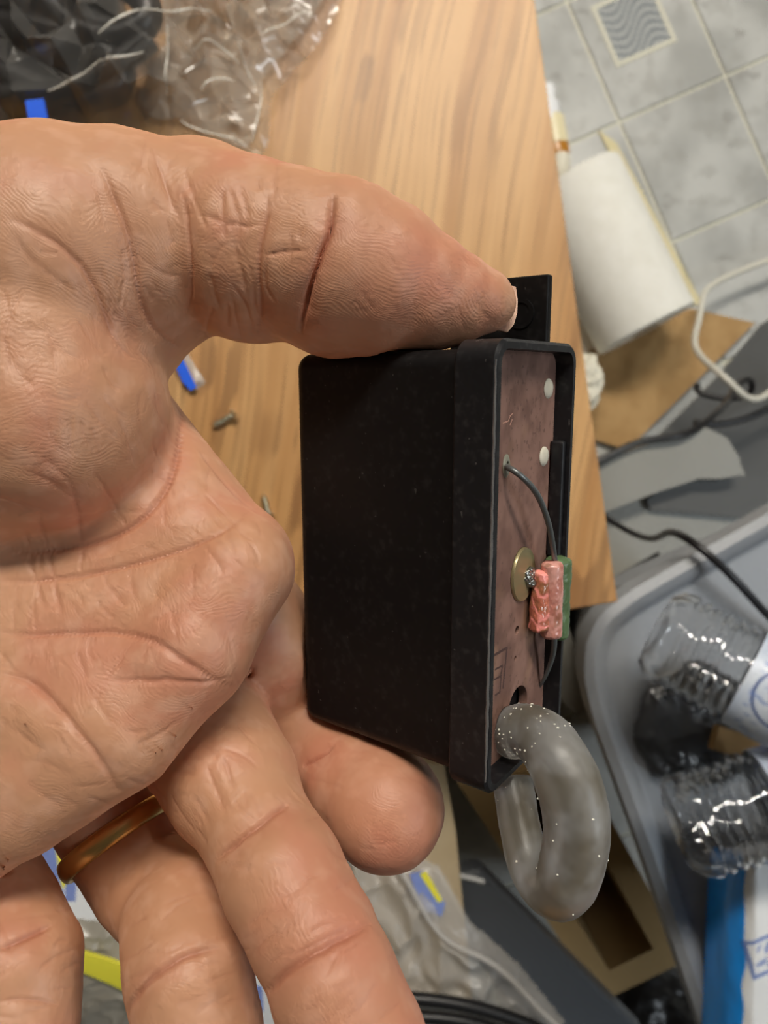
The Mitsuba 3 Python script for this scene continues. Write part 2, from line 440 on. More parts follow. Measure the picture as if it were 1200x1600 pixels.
# worn grey line along the near corner of the rim
wl = [np.array([0.12, y, 0.22 + 0.05 * math.sin(y * 1.7)]) for y in np.linspace(-hw + 2.8, hw - 3.0, 40)]
add('electronic_device__worn_edge', devm(sweep(wl, [0.10, 0.22, 0.16, 0.25, 0.14, 0.2, 0.26, 0.12], 6)), 'm_worn', 'worn grey edge of the rim')
PB = 3.0
plate = rrect(1.3, DW - 1.3, -hw + 1.3, hw - 1.3, 2.2)
s0, s1 = loc(809, 1104, PB), loc(797, 1200, PB)
slot = LineString([s0[:2], s1[:2]]).buffer(3.5)
for (u, v, rr) in ((808, 985, 0.75), (805, 1029, 0.45), (790, 727, 0.55)):
    slot = slot.union(Point(*loc(u, v, PB)[:2]).buffer(rr, 5))
add('electronic_device__board', devm(ext(plate.difference(slot), PB, PB + 1.5)), 'm_board', 'brown fibre board inside the rim', smooth=30)
add('electronic_device__board_backing', devm(ext(rrect(1.35, DW - 1.35, -hw + 1.35, hw - 1.35, 2.2), PB + 4.0, PB + 4.6)), 'm_hole', smooth=False)
cap = lathe([[0, -0.3], [1.55, -0.3], [1.6, 0.1], [1.35, 0.35], [0.8, 0.5], [0, 0.52]], 24)
for i, (u, v) in enumerate(((856, 607), (849, 713))):
    q = loc(u, v, PB)
    m = cap.copy()
    m.apply_transform(np.diag([1, 1.0, -1, 1]))
    m.invert()
    m.apply_translation([q[0], q[1], PB])
    add('electronic_device__rivet' + ('_%03d' % i if i else ''), devm(m), 'm_rivet', 'small round white rivet head', smooth=40)
q = loc(790.5, 728, PB)
ey = mani(lathe([[0.0, -0.25], [0.95, -0.25], [0.95, 0.1], [0.7, 0.3], [0, 0.3]], 20)) - mani(trimesh.creation.cylinder(0.42, 4, sections=14))
m = tm(ey); m.apply_transform(np.diag([1.15, 1.85, -1, 1.0])); m.invert(); m.apply_translation([q[0], q[1], PB])
add('electronic_device__eyelet', devm(m), 'm_eyelet', 'grey metal eyelet', smooth=40)
# washer and solder
q = loc(815, 897, PB)
m = lathe([[0, 0], [3.9, 0], [3.95, 0.25], [3.8, 0.55], [2.5, 0.62], [0, 0.65]], 36); m.apply_transform(np.diag([1, 1.12, -1, 1.0])); m.invert(); m.apply_translation([q[0], q[1], PB])
add('electronic_device__washer', devm(m), 'm_brass', 'tarnished brass washer', smooth=40)
q = loc(826, 902, PB - 0.6)
bl = trimesh.creation.icosphere(4, 1.0); bl.vertices *= [1.35, 1.9, 1.1]
bl = lumpy(bl, 0.55, 0.9, 3); bl.apply_translation(q)
add('electronic_device__solder', devm(bl), 'm_solder', 'lumpy blob of solder on the washer', smooth=True)
# leads and component
def devline(pts, n=40):
    return spline([loc(*p) for p in pts], n)
add('electronic_device__wire', devm(sweep(devline([(789, 727, 4.0), (793, 730, 2.4), (805, 737, 0.9), (824, 753, -0.3), (845, 784, -0.9), (858, 822, -1.0), (865, 862, -0.6), (868, 882, -0.3)]), 0.46, 10)), 'm_wire', 'bare grey lead wire bent from the eyelet to the pink component', smooth=True)
add('electronic_device__wire_001', devm(sweep(devline([(866, 985, -0.6), (866, 1005, -0.6), (862, 1030, 0.3), (853, 1055, 1.6), (842, 1073, 3.3)]), [0.46, 0.44, 0.36, 0.28], 10)), 'm_wire', 'bare grey lead wire below the pink component', smooth=True)


def lobe(p0, p1, r0, r1, amp, seed, sq=1.0):
    a, b = trimesh.creation.icosphere(3, r0), trimesh.creation.icosphere(3, r1)
    m = hull(np.vstack([a.vertices * [1, 0.5, 1] + p0, b.vertices * [1, 0.5, 1] + p1]))
    m = m.subdivide_to_size(0.35)
    return lumpy(m, amp, 1.3, seed)


add('electronic_device__component', devm(lobe(loc(863, 884, -0.3), loc(861, 990, -0.3), 1.75, 1.75, 0.16, 5)), 'm_pink', 'pink waxy component with a green side', smooth=True)
add('electronic_device__component__glow', devm(lobe(loc(846, 897, 0.9), loc(842, 980, 0.9), 1.35, 1.6, 0.3, 8)), 'm_pinkhot', 'bright cracked pink lobe', smooth=True)
add('electronic_device__component__green_side', devm(lobe(loc(873, 878, 0.6), loc(870, 990, 0.6), 2.15, 2.0, 0.2, 9)), 'm_green', 'green side of the pink component', smooth=True)
# inner tab on the right wall of the rim
q0, q1 = loc(876, 690, 0.8), loc(872, 872, 0.8)
add('electronic_device__clip', devm(rbox([DW - 2.6, q0[1], 0.6], [DW - 1.2, q1[1], 3.0], 0.5, 2)), 'm_rim', smooth=30)
# flat tab standing up above the case
tabp = mani(rbox([DW - 3.2, -hw - 10.8, 4.0], [DW - 1.5, -hw + 3, 22.0], 0.35, 2)) + mani(trimesh.creation.annulus(1.7, 2.4, 0.5, sections=32, transform=trimesh.transformations.translation_matrix([DW - 3.3, -hw - 5.0, 8.6]) @ RM(np.pi / 2, [0, 1, 0])))
add('electronic_device__tab', devm(tm(tabp)), 'm_case', 'flat black tab standing above the case, beside the thumb tip', smooth=30)
# marks on the board
def mark(pts, r):
    return ext(LineString([loc(u, v, PB)[:2] for u, v in pts]).buffer(r, 4), PB - 0.02, PB + 0.1)
for i, (pts, r, mm) in enumerate((([(772, 1024), (792, 1012), (786, 1074)], 0.22, 'm_ink'), ([(774, 1046), (785, 1040), (782, 1058)], 0.16, 'm_ink'), ([(772, 1062), (783, 1056), (781, 1082)], 0.16, 'm_ink'), ([(774, 1086), (780, 1082)], 0.16, 'm_ink'),
                             ([(786, 661), (794, 658), (797, 650), (801, 646)], 0.09, 'm_scratch'), ([(797, 664), (800, 656)], 0.10, 'm_scratch'))):
    add('electronic_device__mark' + ('_%03d' % i if i else ''), devm(mark(pts, r)), mm, 'faded printed mark on the board' if i < 4 else 'pale scratch on the board', smooth=False)
# the looped translucent tube
tp = spline([uvz(*p) for p in ((800, 1146, 114.5), (818, 1142, 111), (848, 1156, 107), (882, 1208, 103.5), (901, 1284, 102), (893, 1350, 102.5), (868, 1390, 104), (838, 1368, 107), (819, 1322, 110), (809, 1268, 112.5), (800, 1222, 115))], 110)
tube = sweep(c2w(tp), [0.0040, 0.0042, 0.0045, 0.0048, 0.0048, 0.0047, 0.0045, 0.0038, 0.0033, 0.0032, 0.0032], 40)
tube = lumpy(tube, 0.00025, 0.004, 4)
add('electronic_device__tube', tube, 'm_tube', 'frosted clear plastic tube looped out of the board', smooth=True)
tn = tube.vertex_normals
ok_ = np.nonzero(((tube.vertices - [0, 0, CH]) * tn).sum(1) < 0)[0]
ok_ = ok_[ok_ < 40 * 110]
w_ = np.where(ok_ // 40 < 26, 1.0, 0.10)
gi = rng.choice(ok_, 70, p=w_ / w_.sum())
gr = []
for g in gi:
    b = trimesh.creation.icosphere(0, 0.00007 + 0.00006 * rng.random()); b.vertices *= [1.0 + 1.6 * rng.random(), 1.0 + 1.0 * rng.random(), 1]; b.apply_translation(tube.vertices[g]); gr.append(b)
add('electronic_device__tube__grit', trimesh.util.concatenate(gr), 'm_grit', 'pale glittering specks on the tube', kind='stuff', smooth=False)
tag('electronic_device', 'small black plastic case with brown board and looped tube, held in the hand', 'electronic device')

# ------------------------------------------------------------------ the hand
H = 0.6
lo, hi = np.array([-142.0, -70.0, 74.0]), np.array([30.0, 108.0, 142.0])
ax = [np.arange(lo[k], hi[k], H, dtype=np.float32) for k in range(3)]
shape = tuple(len(a) for a in ax)


def smin(a, b, k):
    h = np.maximum(k - np.abs(a - b), 0) / k
    return np.minimum(a, b) - h * h * k * 0.25


def region(pts, r):
    s = []
    for k in range(3):
        a, b = min(p[k] for p in pts) - r, max(p[k] for p in pts) + r
        i0, i1 = int(np.clip((a - lo[k]) / H, 0, shape[k])), int(np.clip((b - lo[k]) / H + 1, 0, shape[k]))
        s.append(slice(i0, i1))
    return tuple(s)


def cone(A, a, b, ra, rb, k):
    s = region((a, b), max(ra, rb) + 6)
    x, y, z = ax[0][s[0]][:, None, None], ax[1][s[1]][None, :, None], ax[2][s[2]][None, None, :]
    ab = b - a
    L = max(float(ab @ ab), 1e-6)
    t = np.clip(((x - a[0]) * ab[0] + (y - a[1]) * ab[1] + (z - a[2]) * ab[2]) / np.float32(L), 0, 1)
    d = np.sqrt((x - a[0] - t * ab[0]) ** 2 + (y - a[1] - t * ab[1]) ** 2 + (z - a[2] - t * ab[2]) ** 2) - (ra + t * (rb - ra))
    A[s] = smin(A[s], d.astype(np.float32), k)


def tri(A, a, b, c, r, k):
    s = region((a, b, c), r + 6)
    x, y, z = np.meshgrid(ax[0][s[0]], ax[1][s[1]], ax[2][s[2]], indexing='ij')
    p = np.stack([x, y, z], -1)
    n = np.cross(b - a, a - c)
    dot = lambda u, v: (u * v).sum(-1)
    inside = np.ones(x.shape, bool)
    e2 = np.full(x.shape, 1e9, np.float32)
    for u, v in ((a, b), (b, c), (c, a)):
        e, q = v - u, p - u
        inside &= (q @ np.cross(e, n)) >= 0
        t = np.clip((q @ e) / (e @ e), 0, 1)
        e2 = np.minimum(e2, ((q - t[..., None] * e) ** 2).sum(-1))
    pl = ((p - a) @ n) ** 2 / (n @ n)
    d = np.sqrt(np.where(inside, pl, e2)) - r
    A[s] = smin(A[s], d.astype(np.float32), k)


def chain(A, pts, k):
    """pts: (u, v, distance mm, radius in pixels there)."""
    q = [(uvz(u, v, z), r * z / F * (1 + ((u - 600) ** 2 + (v - 800) ** 2) / F ** 2) ** -0.35) for u, v, z, r in pts]
    for (a, ra), (b, rb) in zip(q[:-1], q[1:]):
        cone(A, a, b, ra, rb, k)


new = lambda: np.full(shape, 7.0, np.float32)
THUMB = [(310, 374, 113, 152), (390, 394, 110, 145), (462, 402, 108, 135), (530, 422, 107, 140), (590, 440, 107, 126), (650, 457, 107, 101), (705, 467, 107, 77), (752, 471, 107, 54), (774, 475, 107, 34)]
palm = new()
chain(palm, THUMB[:3], 0.6)
th2 = new()
chain(th2, THUMB[3:], 0.6)
chain(th2, [(470, 385, 108, 112), THUMB[3]], 0.6)
palm = smin(palm, th2, 1.6)
chain(palm, [(310, 374, 113, 152), (192, 394, 112, 192), (100, 430, 112, 238), (-150, 470, 114, 262), (-420, 640, 122, 280)], 0.8)
v3 = lambda u, v, z: uvz(u, v, z)
A_, B_, C_, D_, E_, W_ = v3(360, 884, 112), v3(150, 1140, 103), v3(-60, 1285, 104), v3(-220, 1000, 114), v3(-40, 660, 121), v3(168, 630, 122)
flat = new()
tri(flat, A_, D_, B_, 9.8, 1)
tri(flat, B_, D_, C_, 9.8, 1)
tri(flat, A_, E_, D_, 9.8, 1)
tri(flat, A_, W_, E_, 9.2, 1)
chain(flat, [(-120, 1110, 108, 130), (-330, 900, 114, 170), (-520, 820, 118, 200)], 2)
chain(flat, [(-520, 720, 120, 235), (-760, 700, 122, 240)], 4)
chain(flat, [(195, 1150, 101, 78), (40, 1252, 101, 88)], 3)          # the pads at the roots of the fingers
chain(flat, [(374, 896, 108, 84), (297, 1020, 104, 92), (205, 1150, 101, 80)], 2)
thenar = new()
chain(thenar, [(66, 480, 111, 200), (62, 570, 109, 205), (70, 650, 108, 202)], 1)
chain(thenar, [(72, 650, 108, 202), (-160, 700, 111, 215), (-420, 720, 118, 225)], 1)
palm = smin(palm, thenar, 1.2)
palm = smin(palm, flat, 2.0)


def finger(pts, k=0.6):
    f = new()
    chain(f, pts, k)
    return f


index = finger([(330, 870, 124, 88), (420, 1010, 132, 92), (446, 1090, 141, 84)])
index = smin(index, finger([(442, 1092, 141, 82), (518, 1186, 132, 82), (564, 1230, 124, 90), (596, 1256, 120, 98), (602, 1264, 119, 98)]), 1.2)
middle = finger([(250, 1030, 128, 98), (320, 1150, 120, 112), (364, 1225, 112, 108), (402, 1295, 106, 95), (443, 1372, 100, 105), (494, 1470, 95, 110), (520, 1530, 92, 115), (568, 1640, 89, 120), (610, 1740, 88, 108), (635, 1800, 88, 88)])
ring = finger([(95, 1160, 124, 92), (190, 1308, 122, 92), (230, 1375, 120, 92), (276, 1420, 112, 94)])
ring = smin(ring, finger([(284, 1440, 107, 104), (297, 1520, 101, 113), (312, 1620, 98, 114), (324, 1760, 95, 110), (330, 1840, 95, 90)]), 1.0)
little = finger([(-120, 1240, 117, 90), (-30, 1355, 114, 92), (6, 1430, 110, 98), (28, 1505, 105, 114), (24, 1620, 101, 114), (16, 1740, 97, 100)])
for f in (index, middle, ring, little):
    sd_k = 0.8
sd = palm
for f in (index, middle, ring, little):
    sd = smin(sd, f, 0.8)
# the flesh gives way where it presses on the case
gx, gy, gz = np.meshgrid(*ax, indexing='ij')
qx, qy, qz = (gx - DT[0]), (gy - DT[1]), (gz - DT[2])
L = [DR[0, k] * qx + DR[1, k] * qy + DR[2, k] * qz for k in range(3)]
del qx, qy, qz, gx, gy, gz
r_ = 2.0
dx = np.maximum(np.abs(L[0] - DW / 2) - (DW / 2 - 1.1 - r_), 0)
dy = np.maximum(np.abs(L[1]) - (hw - 1.15 - r_), 0)
dz = np.maximum(np.abs(L[2] - DD / 2) - (DD / 2 + 0.1 - r_), 0)
db = np.sqrt(dx * dx + dy * dy + dz * dz) - r_
db2 = np.maximum(np.maximum(np.abs(L[0] - DW / 2) - DW / 2, np.abs(L[1]) - hw), np.abs(L[2] - DRIM / 2) - DRIM / 2)
db3 = np.maximum(np.maximum(np.abs(L[0] - DW + 2.3) - 0.95, np.abs(L[1] + hw + 5) - 6.0), np.abs(L[2] - 13) - 9.1)
sd = np.maximum(sd, -np.minimum(np.minimum(db, db2), db3) + 0.12)
del L, dx, dy, dz, db, db2, db3


def surface_nets(S):
    I = S < 0
    n = np.array(S.shape) - 1
    cnt = np.zeros(n, np.uint8)
    for a, b, c in np.ndindex(2, 2, 2):
        cnt += I[a:n[0] + a, b:n[1] + b, c:n[2] + c]
    cells = np.argwhere((cnt > 0) & (cnt < 8))
    idx = np.full(n, -1, np.int32)
    idx[tuple(cells.T)] = np.arange(len(cells))
    corner = {o: S[cells[:, 0] + o[0], cells[:, 1] + o[1], cells[:, 2] + o[2]] for o in np.ndindex(2, 2, 2)}
    acc, num = np.zeros((len(cells), 3)), np.zeros(len(cells))
    for o in np.ndindex(2, 2, 2):
        for k in range(3):
            if o[k] == 0:
                q = list(o); q[k] = 1
                va, vb = corner[o], corner[tuple(q)]
                x = (va < 0) != (vb < 0)
                t = np.where(x, va / np.where(x, va - vb, 1), 0)
                p = np.tile(np.array(o, float), (len(cells), 1)); p[:, k] = t
                acc += p * x[:, None]; num += x
    V = cells + acc / num[:, None]
    faces = []
    for k in range(3):
        i, j = (k + 1) % 3, (k + 2) % 3
        sl = [slice(None)] * 3
        s0_, s1_ = list(sl), list(sl)
        s0_[k], s1_[k] = slice(0, -1), slice(1, None)
        A0, A1 = I[tuple(s0_)], I[tuple(s1_)]
        e = np.argwhere(A0 != A1)
        e = e[(e[:, i] > 0) & (e[:, j] > 0) & (e[:, i] < n[i]) & (e[:, j] < n[j])]
        def at(di, dj):
            q = e.copy(); q[:, i] -= di; q[:, j] -= dj
            return idx[tuple(q.T)]
        quad = np.stack([at(1, 1), at(0, 1), at(0, 0), at(1, 0)], 1)
        fl = ~A0[tuple(e.T)]
        quad[fl] = quad[fl][:, ::-1]
        faces.append(quad)
    q = np.vstack(faces)
    return V * H + lo, np.vstack([q[:, [0, 1, 2]], q[:, [0, 2, 3]]])


HV, HF = surface_nets(sd)
hm = trimesh.Trimesh(HV, HF, process=False)
parts_ = trimesh.graph.connected_component_labels(hm.face_adjacency, node_count=len(HF))
big = np.bincount(parts_).argmax()
hm.update_faces(parts_ == big); hm.remove_unreferenced_vertices()
if hm.volume < 0:
    hm.invert()
hm = trimesh.smoothing.filter_taubin(hm, iterations=8) or hm
hm = trimesh.Trimesh(*trimesh.remesh.subdivide(hm.vertices, hm.faces), process=False)
hm = trimesh.smoothing.filter_taubin(hm, iterations=3) or hm
HV, HN = np.array(hm.vertices), np.array(hm.vertex_normals)
# creases: measured on the photograph, laid on the skin, cut as grooves around 3-D lines
CREASES = [  # (pixels, half width mm, depth mm, redness and painted shade)
    ([(520, 300), (512, 345), (500, 390), (482, 440), (470, 490), (466, 525)], 0.8, 1.15, 1.2),
    ([(418, 300), (412, 340), (402, 400), (404, 460), (402, 530)], 0.55, 0.35, 0.6),
    ([(410, 402), (440, 395), (475, 392)], 0.4, 0.22, 0.4), ([(310, 330), (350, 350), (405, 352)], 0.4, 0.2, 0.3),
    ([(285, 300), (290, 360), (296, 430), (290, 500)], 0.6, 0.35, 0.5), ([(350, 290), (345, 330), (352, 380)], 0.4, 0.2, 0.3),
    ([(240, 230), (262, 290), (280, 350)], 0.5, 0.25, 0.3), ([(160, 260), (190, 330), (215, 420), (230, 490), (286, 545)], 0.8, 0.45, 0.5),
    ([(20, 340), (90, 380), (140, 430), (170, 500), (215, 560)], 0.8, 0.35, 0.5),
    ([(284, 600), (285, 680), (270, 740), (240, 790), (190, 828), (120, 850), (60, 858), (0, 858)], 0.9, 0.6, 0.7),
    ([(0, 905), (90, 900), (200, 880), (300, 850), (390, 800)], 0.8, 0.40, 0.6), ([(0, 985), (120, 985), (240, 1000), (330, 1060), (370, 1075)], 0.8, 0.45, 0.6),
    ([(0, 1050), (40, 1060), (90, 1105), (150, 1180), (185, 1240)], 0.9, 0.45, 0.5), ([(165, 1065), (240, 1062), (310, 1068), (365, 1058)], 0.6, 0.3, 0.5),
    ([(60, 800), (80, 900), (96, 960)], 0.5, 0.25, 0.4), ([(110, 750), (125, 830), (120, 900)], 0.5, 0.25, 0.3), ([(40, 830), (52, 900), (70, 950)], 0.5, 0.22, 0.3),
    ([(150, 740), (180, 790), (200, 830)], 0.5, 0.2, 0.3), ([(310, 700), (360, 760), (400, 800)], 0.6, 0.25, 0.3),
    ([(335, 1345), (375, 1305), (420, 1272), (470, 1240)], 0.8, 0.65, 0.8), ([(340, 1330), (390, 1300), (440, 1262)], 0.5, 0.25, 0.4),
    ([(405, 1575), (440, 1520), (500, 1480), (580, 1440)], 0.9, 0.6, 0.8), ([(450, 1495), (510, 1462), (560, 1440)], 0.5, 0.25, 0.5),
    ([(190, 1590), (230, 1530), (280, 1495), (345, 1478)], 0.9, 0.6, 0.8), ([(0, 1480), (40, 1462), (85, 1442)], 0.8, 0.55, 0.8), ([(0, 1562), (60, 1562), (95, 1570)], 0.5, 0.25, 0.4),
    ([(465, 1200), (490, 1185), (520, 1165)], 0.6, 0.4, 0.8), ([(320, 1190), (340, 1240), (352, 1270)], 0.4, 0.18, 0.3), ([(350, 1180), (365, 1230)], 0.4, 0.15, 0.3),
]
wr = np.random.default_rng(11)
for (u0, u1, v0, v1, ang, sp, num, ln, dep) in ((150, 470, 230, 520, 88, 16, 26, 60, 0.11), (300, 460, 300, 520, 80, 10, 12, 90, 0.14), (10, 260, 380, 820, 62, 24, 44, 80, 0.09), (250, 420, 640, 900, 50, 20, 20, 70, 0.12), (10, 400, 860, 1060, 70, 22, 34, 70, 0.10),
                                               (20, 260, 1060, 1260, 40, 25, 20, 70, 0.10), (270, 400, 1120, 1330, 55, 14, 16, 60, 0.10), (370, 560, 1340, 1500, -28, 14, 16, 70, 0.08), (440, 640, 1480, 1600, -30, 14, 14, 80, 0.08), (480, 680, 1190, 1350, 15, 14, 10, 60, 0.06),
                                               (190, 360, 1400, 1590, -20, 14, 14, 70, 0.08), (5, 120, 1400, 1590, -10, 14, 10, 60, 0.08), (560, 760, 330, 500, 60, 18, 12, 60, 0.06)):
    for _ in range(num):
        c_, a_ = np.array([wr.uniform(u0, u1), wr.uniform(v0, v1)]), math.radians(wr.normal(ang, sp))
        d_, n_ = np.array([math.cos(a_), math.sin(a_)]), np.array([-math.sin(a_), math.cos(a_)])
        l_, bend = ln * wr.uniform(0.4, 1.3), wr.normal(0, 5)
        CREASES.append(([tuple(c_ - d_ * l_ / 2), tuple(c_ + n_ * bend), tuple(c_ + d_ * l_ / 2)], wr.uniform(0.32, 0.6), dep * wr.uniform(0.5, 1.4), 0.16))
pu, pv = 600 + F * HV[:, 0] / HV[:, 2], 800 + F * HV[:, 1] / HV[:, 2]
front = (HN * HV).sum(1) < 0
fi = np.nonzero(front)[0]
t2 = cKDTree(np.c_[pu, pv][fi])
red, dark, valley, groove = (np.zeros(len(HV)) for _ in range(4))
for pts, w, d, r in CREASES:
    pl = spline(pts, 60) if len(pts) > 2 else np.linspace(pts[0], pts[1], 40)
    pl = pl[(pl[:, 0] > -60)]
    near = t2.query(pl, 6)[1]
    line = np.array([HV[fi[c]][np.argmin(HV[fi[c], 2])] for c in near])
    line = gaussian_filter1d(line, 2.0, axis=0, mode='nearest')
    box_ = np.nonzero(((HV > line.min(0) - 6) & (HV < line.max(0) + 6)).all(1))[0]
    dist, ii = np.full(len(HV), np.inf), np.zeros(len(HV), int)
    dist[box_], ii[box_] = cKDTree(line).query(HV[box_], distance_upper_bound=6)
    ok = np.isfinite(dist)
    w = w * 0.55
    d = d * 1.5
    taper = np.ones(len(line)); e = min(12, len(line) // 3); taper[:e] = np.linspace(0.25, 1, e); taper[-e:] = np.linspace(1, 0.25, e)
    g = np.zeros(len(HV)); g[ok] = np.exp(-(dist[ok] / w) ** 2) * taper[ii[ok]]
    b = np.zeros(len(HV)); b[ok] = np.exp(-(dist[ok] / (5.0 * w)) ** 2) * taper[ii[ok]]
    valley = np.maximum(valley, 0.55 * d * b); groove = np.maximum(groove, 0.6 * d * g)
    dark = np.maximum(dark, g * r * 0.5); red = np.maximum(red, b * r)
lump = (meshkit.fbm(HV / 9.0, 3, 2) - 0.5) * 0.9 + (meshkit.fbm(HV / [2.2, 3.2, 2.6], 2, 5) - 0.5) * 0.16
HV2 = HV + HN * (lump * 0.8 - valley - groove)[:, None]
f1, f2, f3 = meshkit.fbm(HV / 11.0, 3, 21)[:, None], meshkit.fbm(HV / 2.6, 3, 22)[:, None], meshkit.fbm(HV / 26.0, 2, 23)[:, None]
col = np.array(srgb(197, 150, 119)) * (1 - f3) + np.array(srgb(189, 137, 104)) * f3
rose = np.array(srgb(192, 122, 100))
mixc = lambda a, b, t: a * (1 - t) + b * t
col = mixc(col, rose, np.clip((f1 - 0.47) * 2.2, 0, 0.5))
col = mixc(col, np.array(srgb(212, 168, 142)), np.clip((f2 - 0.5) * 1.6, 0, 0.35))
tips = np.array([uvz(620, 450, 100), uvz(610, 1270, 112), uvz(560, 1640, 85), uvz(510, 1470, 90)])
td = np.min(np.linalg.norm(HV[:, None] - tips[None], axis=2), axis=1)
col = mixc(col, rose, (0.45 * np.exp(-(td / 11) ** 2))[:, None])
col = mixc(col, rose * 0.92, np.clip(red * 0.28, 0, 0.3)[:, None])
col = mixc(col, np.array(srgb(146, 78, 60)), np.clip(dark, 0, 0.55)[:, None])  # shade in the creases painted as darker skin
tip_shade = np.exp(-(np.linalg.norm(HV - uvz(678, 1235, 113), axis=1) / 5.0) ** 2) * 0.45  # shadow of the case painted onto the index fingertip
col = mixc(col, np.array(srgb(120, 76, 64)), tip_shade[:, None])
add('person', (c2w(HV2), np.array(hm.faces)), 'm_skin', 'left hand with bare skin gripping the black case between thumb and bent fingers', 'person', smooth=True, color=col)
# thumbnail: the edge of the nail shows past the tip
ne = [(806, 448), (809, 470), (808, 490), (803, 507), (793, 519)]
nl = np.array([uvz(u - 26 * t, v - 6 * t, 109.6 + 1.2 * t) for u, v in ne for t in (0, 1)])
nm = hull(np.vstack([nl, nl + [0, 0, 0.5]]))
nm.vertices = c2w(nm.vertices)
add('person__thumbnail', nm, 'm_nail', 'edge of the thumbnail', smooth=30)
sl = sweep(c2w([uvz(-640, 700, 121), uvz(-900, 690, 123), uvz(-1500, 680, 126), uvz(-2700, 660, 130)]), [0.031, 0.033, 0.037, 0.044], 40)
add('person__sleeve', sl, 'm_sleeve', 'dark cloth sleeve', smooth=30)
# the gold ring
ra, rb = uvz(162, 1278, 120.4), uvz(200, 1340, 119.2)
ctr, axd = uvz(186, 1306, 122), (uvz(226, 1375, 120) - uvz(187, 1308, 122))
prof = []
for t in np.linspace(0, 2 * np.pi, 17)[:-1]:
    prof.append([9.75 + 0.75 * math.cos(t), 1.7 * math.sin(t)])
prof.append(prof[0])
rg = trimesh.creation.revolve(np.array(prof), sections=72)
rg.apply_transform(frame(ctr, axd, up=(0.3, 0.2, 1)))
rg.vertices = c2w(rg.vertices)
add('ring', rg, 'm_gold', 'plain gold ring worn on the finger at the lower left', 'ring', smooth=True)

# ------------------------------------------------------------------ on the desk
def screw(key, u0, v0, u1, v1, label, r=0.0018, rh=0.0036):
    """Head at (u0, v0), tip at (u1, v1); lying on the desk."""
    a, b = P(u0, v0, ZD), P(u1, v1, ZD)
    a[2], b[2] = ZT + rh * 0.92, ZT + r
    L = np.linalg.norm(b - a)
    M = frame(a, b - a)
    hd = lathe([[0, -0.0012], [rh * 0.5, -0.0011], [rh, 0.0003], [rh, 0.001], [rh * 0.55, 0.0026], [0, 0.0027]], 28); hd.apply_transform(M)
    th = [[0, 0.002], [r, 0.002]]
    z = 0.003
    while z < L - 0.002:
        th += [[r * 1.15, z], [r * 0.85, z + 0.0004]]; z += 0.0008
    th += [[0.0002, L], [0, L]]
    sh = lathe(th, 20); sh.apply_transform(M)
    add(key + '__head', hd, 'm_steel', smooth=40)
    add(key + '__shaft', sh, 'm_steel', smooth=40)
    tag(key, label, 'screw')


screw('screw', 368, 648, 332, 668, 'silver screw lying on the desk beside the palm, nearer the thumb')
screw('screw_001', 421, 806, 412, 772, 'silver screw lying on the desk, mostly hidden by the edge of the palm')


def crumple(poly_uv, z_fn, amp, size, seed, step=0.004, ridge=1.0, droop=None):
    """A sheet of crumpled film over the polygon (pixels measured at the desk), its height in metres from z_fn(x, y)."""
    p = Polygon([tuple(P(u, v, z_fn)[:2]) for u, v in poly_uv])
    x0, y0, x1, y1 = p.bounds
    nx, ny = int((x1 - x0) / step) + 2, int((y1 - y0) / step) + 2
    X, Y = np.meshgrid(np.linspace(x0, x1, nx), np.linspace(y0, y1, ny), indexing='ij')
    pts = np.stack([X.ravel(), Y.ravel()], 1)
    from shapely import contains_xy, points, distance
    ins = contains_xy(p, pts[:, 0], pts[:, 1])
    d = distance(points(pts), p.exterior) * np.where(ins, 1, -1)
    w = np.c_[pts, np.zeros(len(pts))]
    warp = np.c_[meshkit.fbm(w / (size * 1.7), 2, seed + 3), meshkit.fbm(w / (size * 1.7), 2, seed + 4), np.zeros(len(w))] * size * 1.4
    rd = 1 - np.abs(2 * meshkit.fbm((w + warp) / size, 3, seed) - 1)
    r2 = 1 - np.abs(2 * meshkit.noise((w + warp * 0.6) / (size * 0.42), seed + 9) - 1)
    z = amp * (0.75 * rd ** 2 * ridge + 0.3 * r2 ** 2) * np.clip(d / (amp * 1.1), 0.12, 1)
    id_ = np.arange(nx * ny).reshape(nx, ny)
    keep = d > -step * 0.7
    q = np.stack([id_[:-1, :-1], id_[1:, :-1], id_[1:, 1:], id_[:-1, 1:]], -1).reshape(-1, 4)
    q = q[keep[q].all(1)]
    m = trimesh.Trimesh(np.c_[pts, z], np.vstack([q[:, [0, 1, 2]], q[:, [0, 2, 3]]]), process=False)
    m.remove_unreferenced_vertices()
    return m


bagpoly = [(-300, -300), (560, -300), (520, -60), (470, 15), (430, 58), (402, 90), (404, 150), (380, 206), (345, 192), (262, 152), (190, 158), (110, 178), (60, 190), (-60, 196), (-300, 190)]


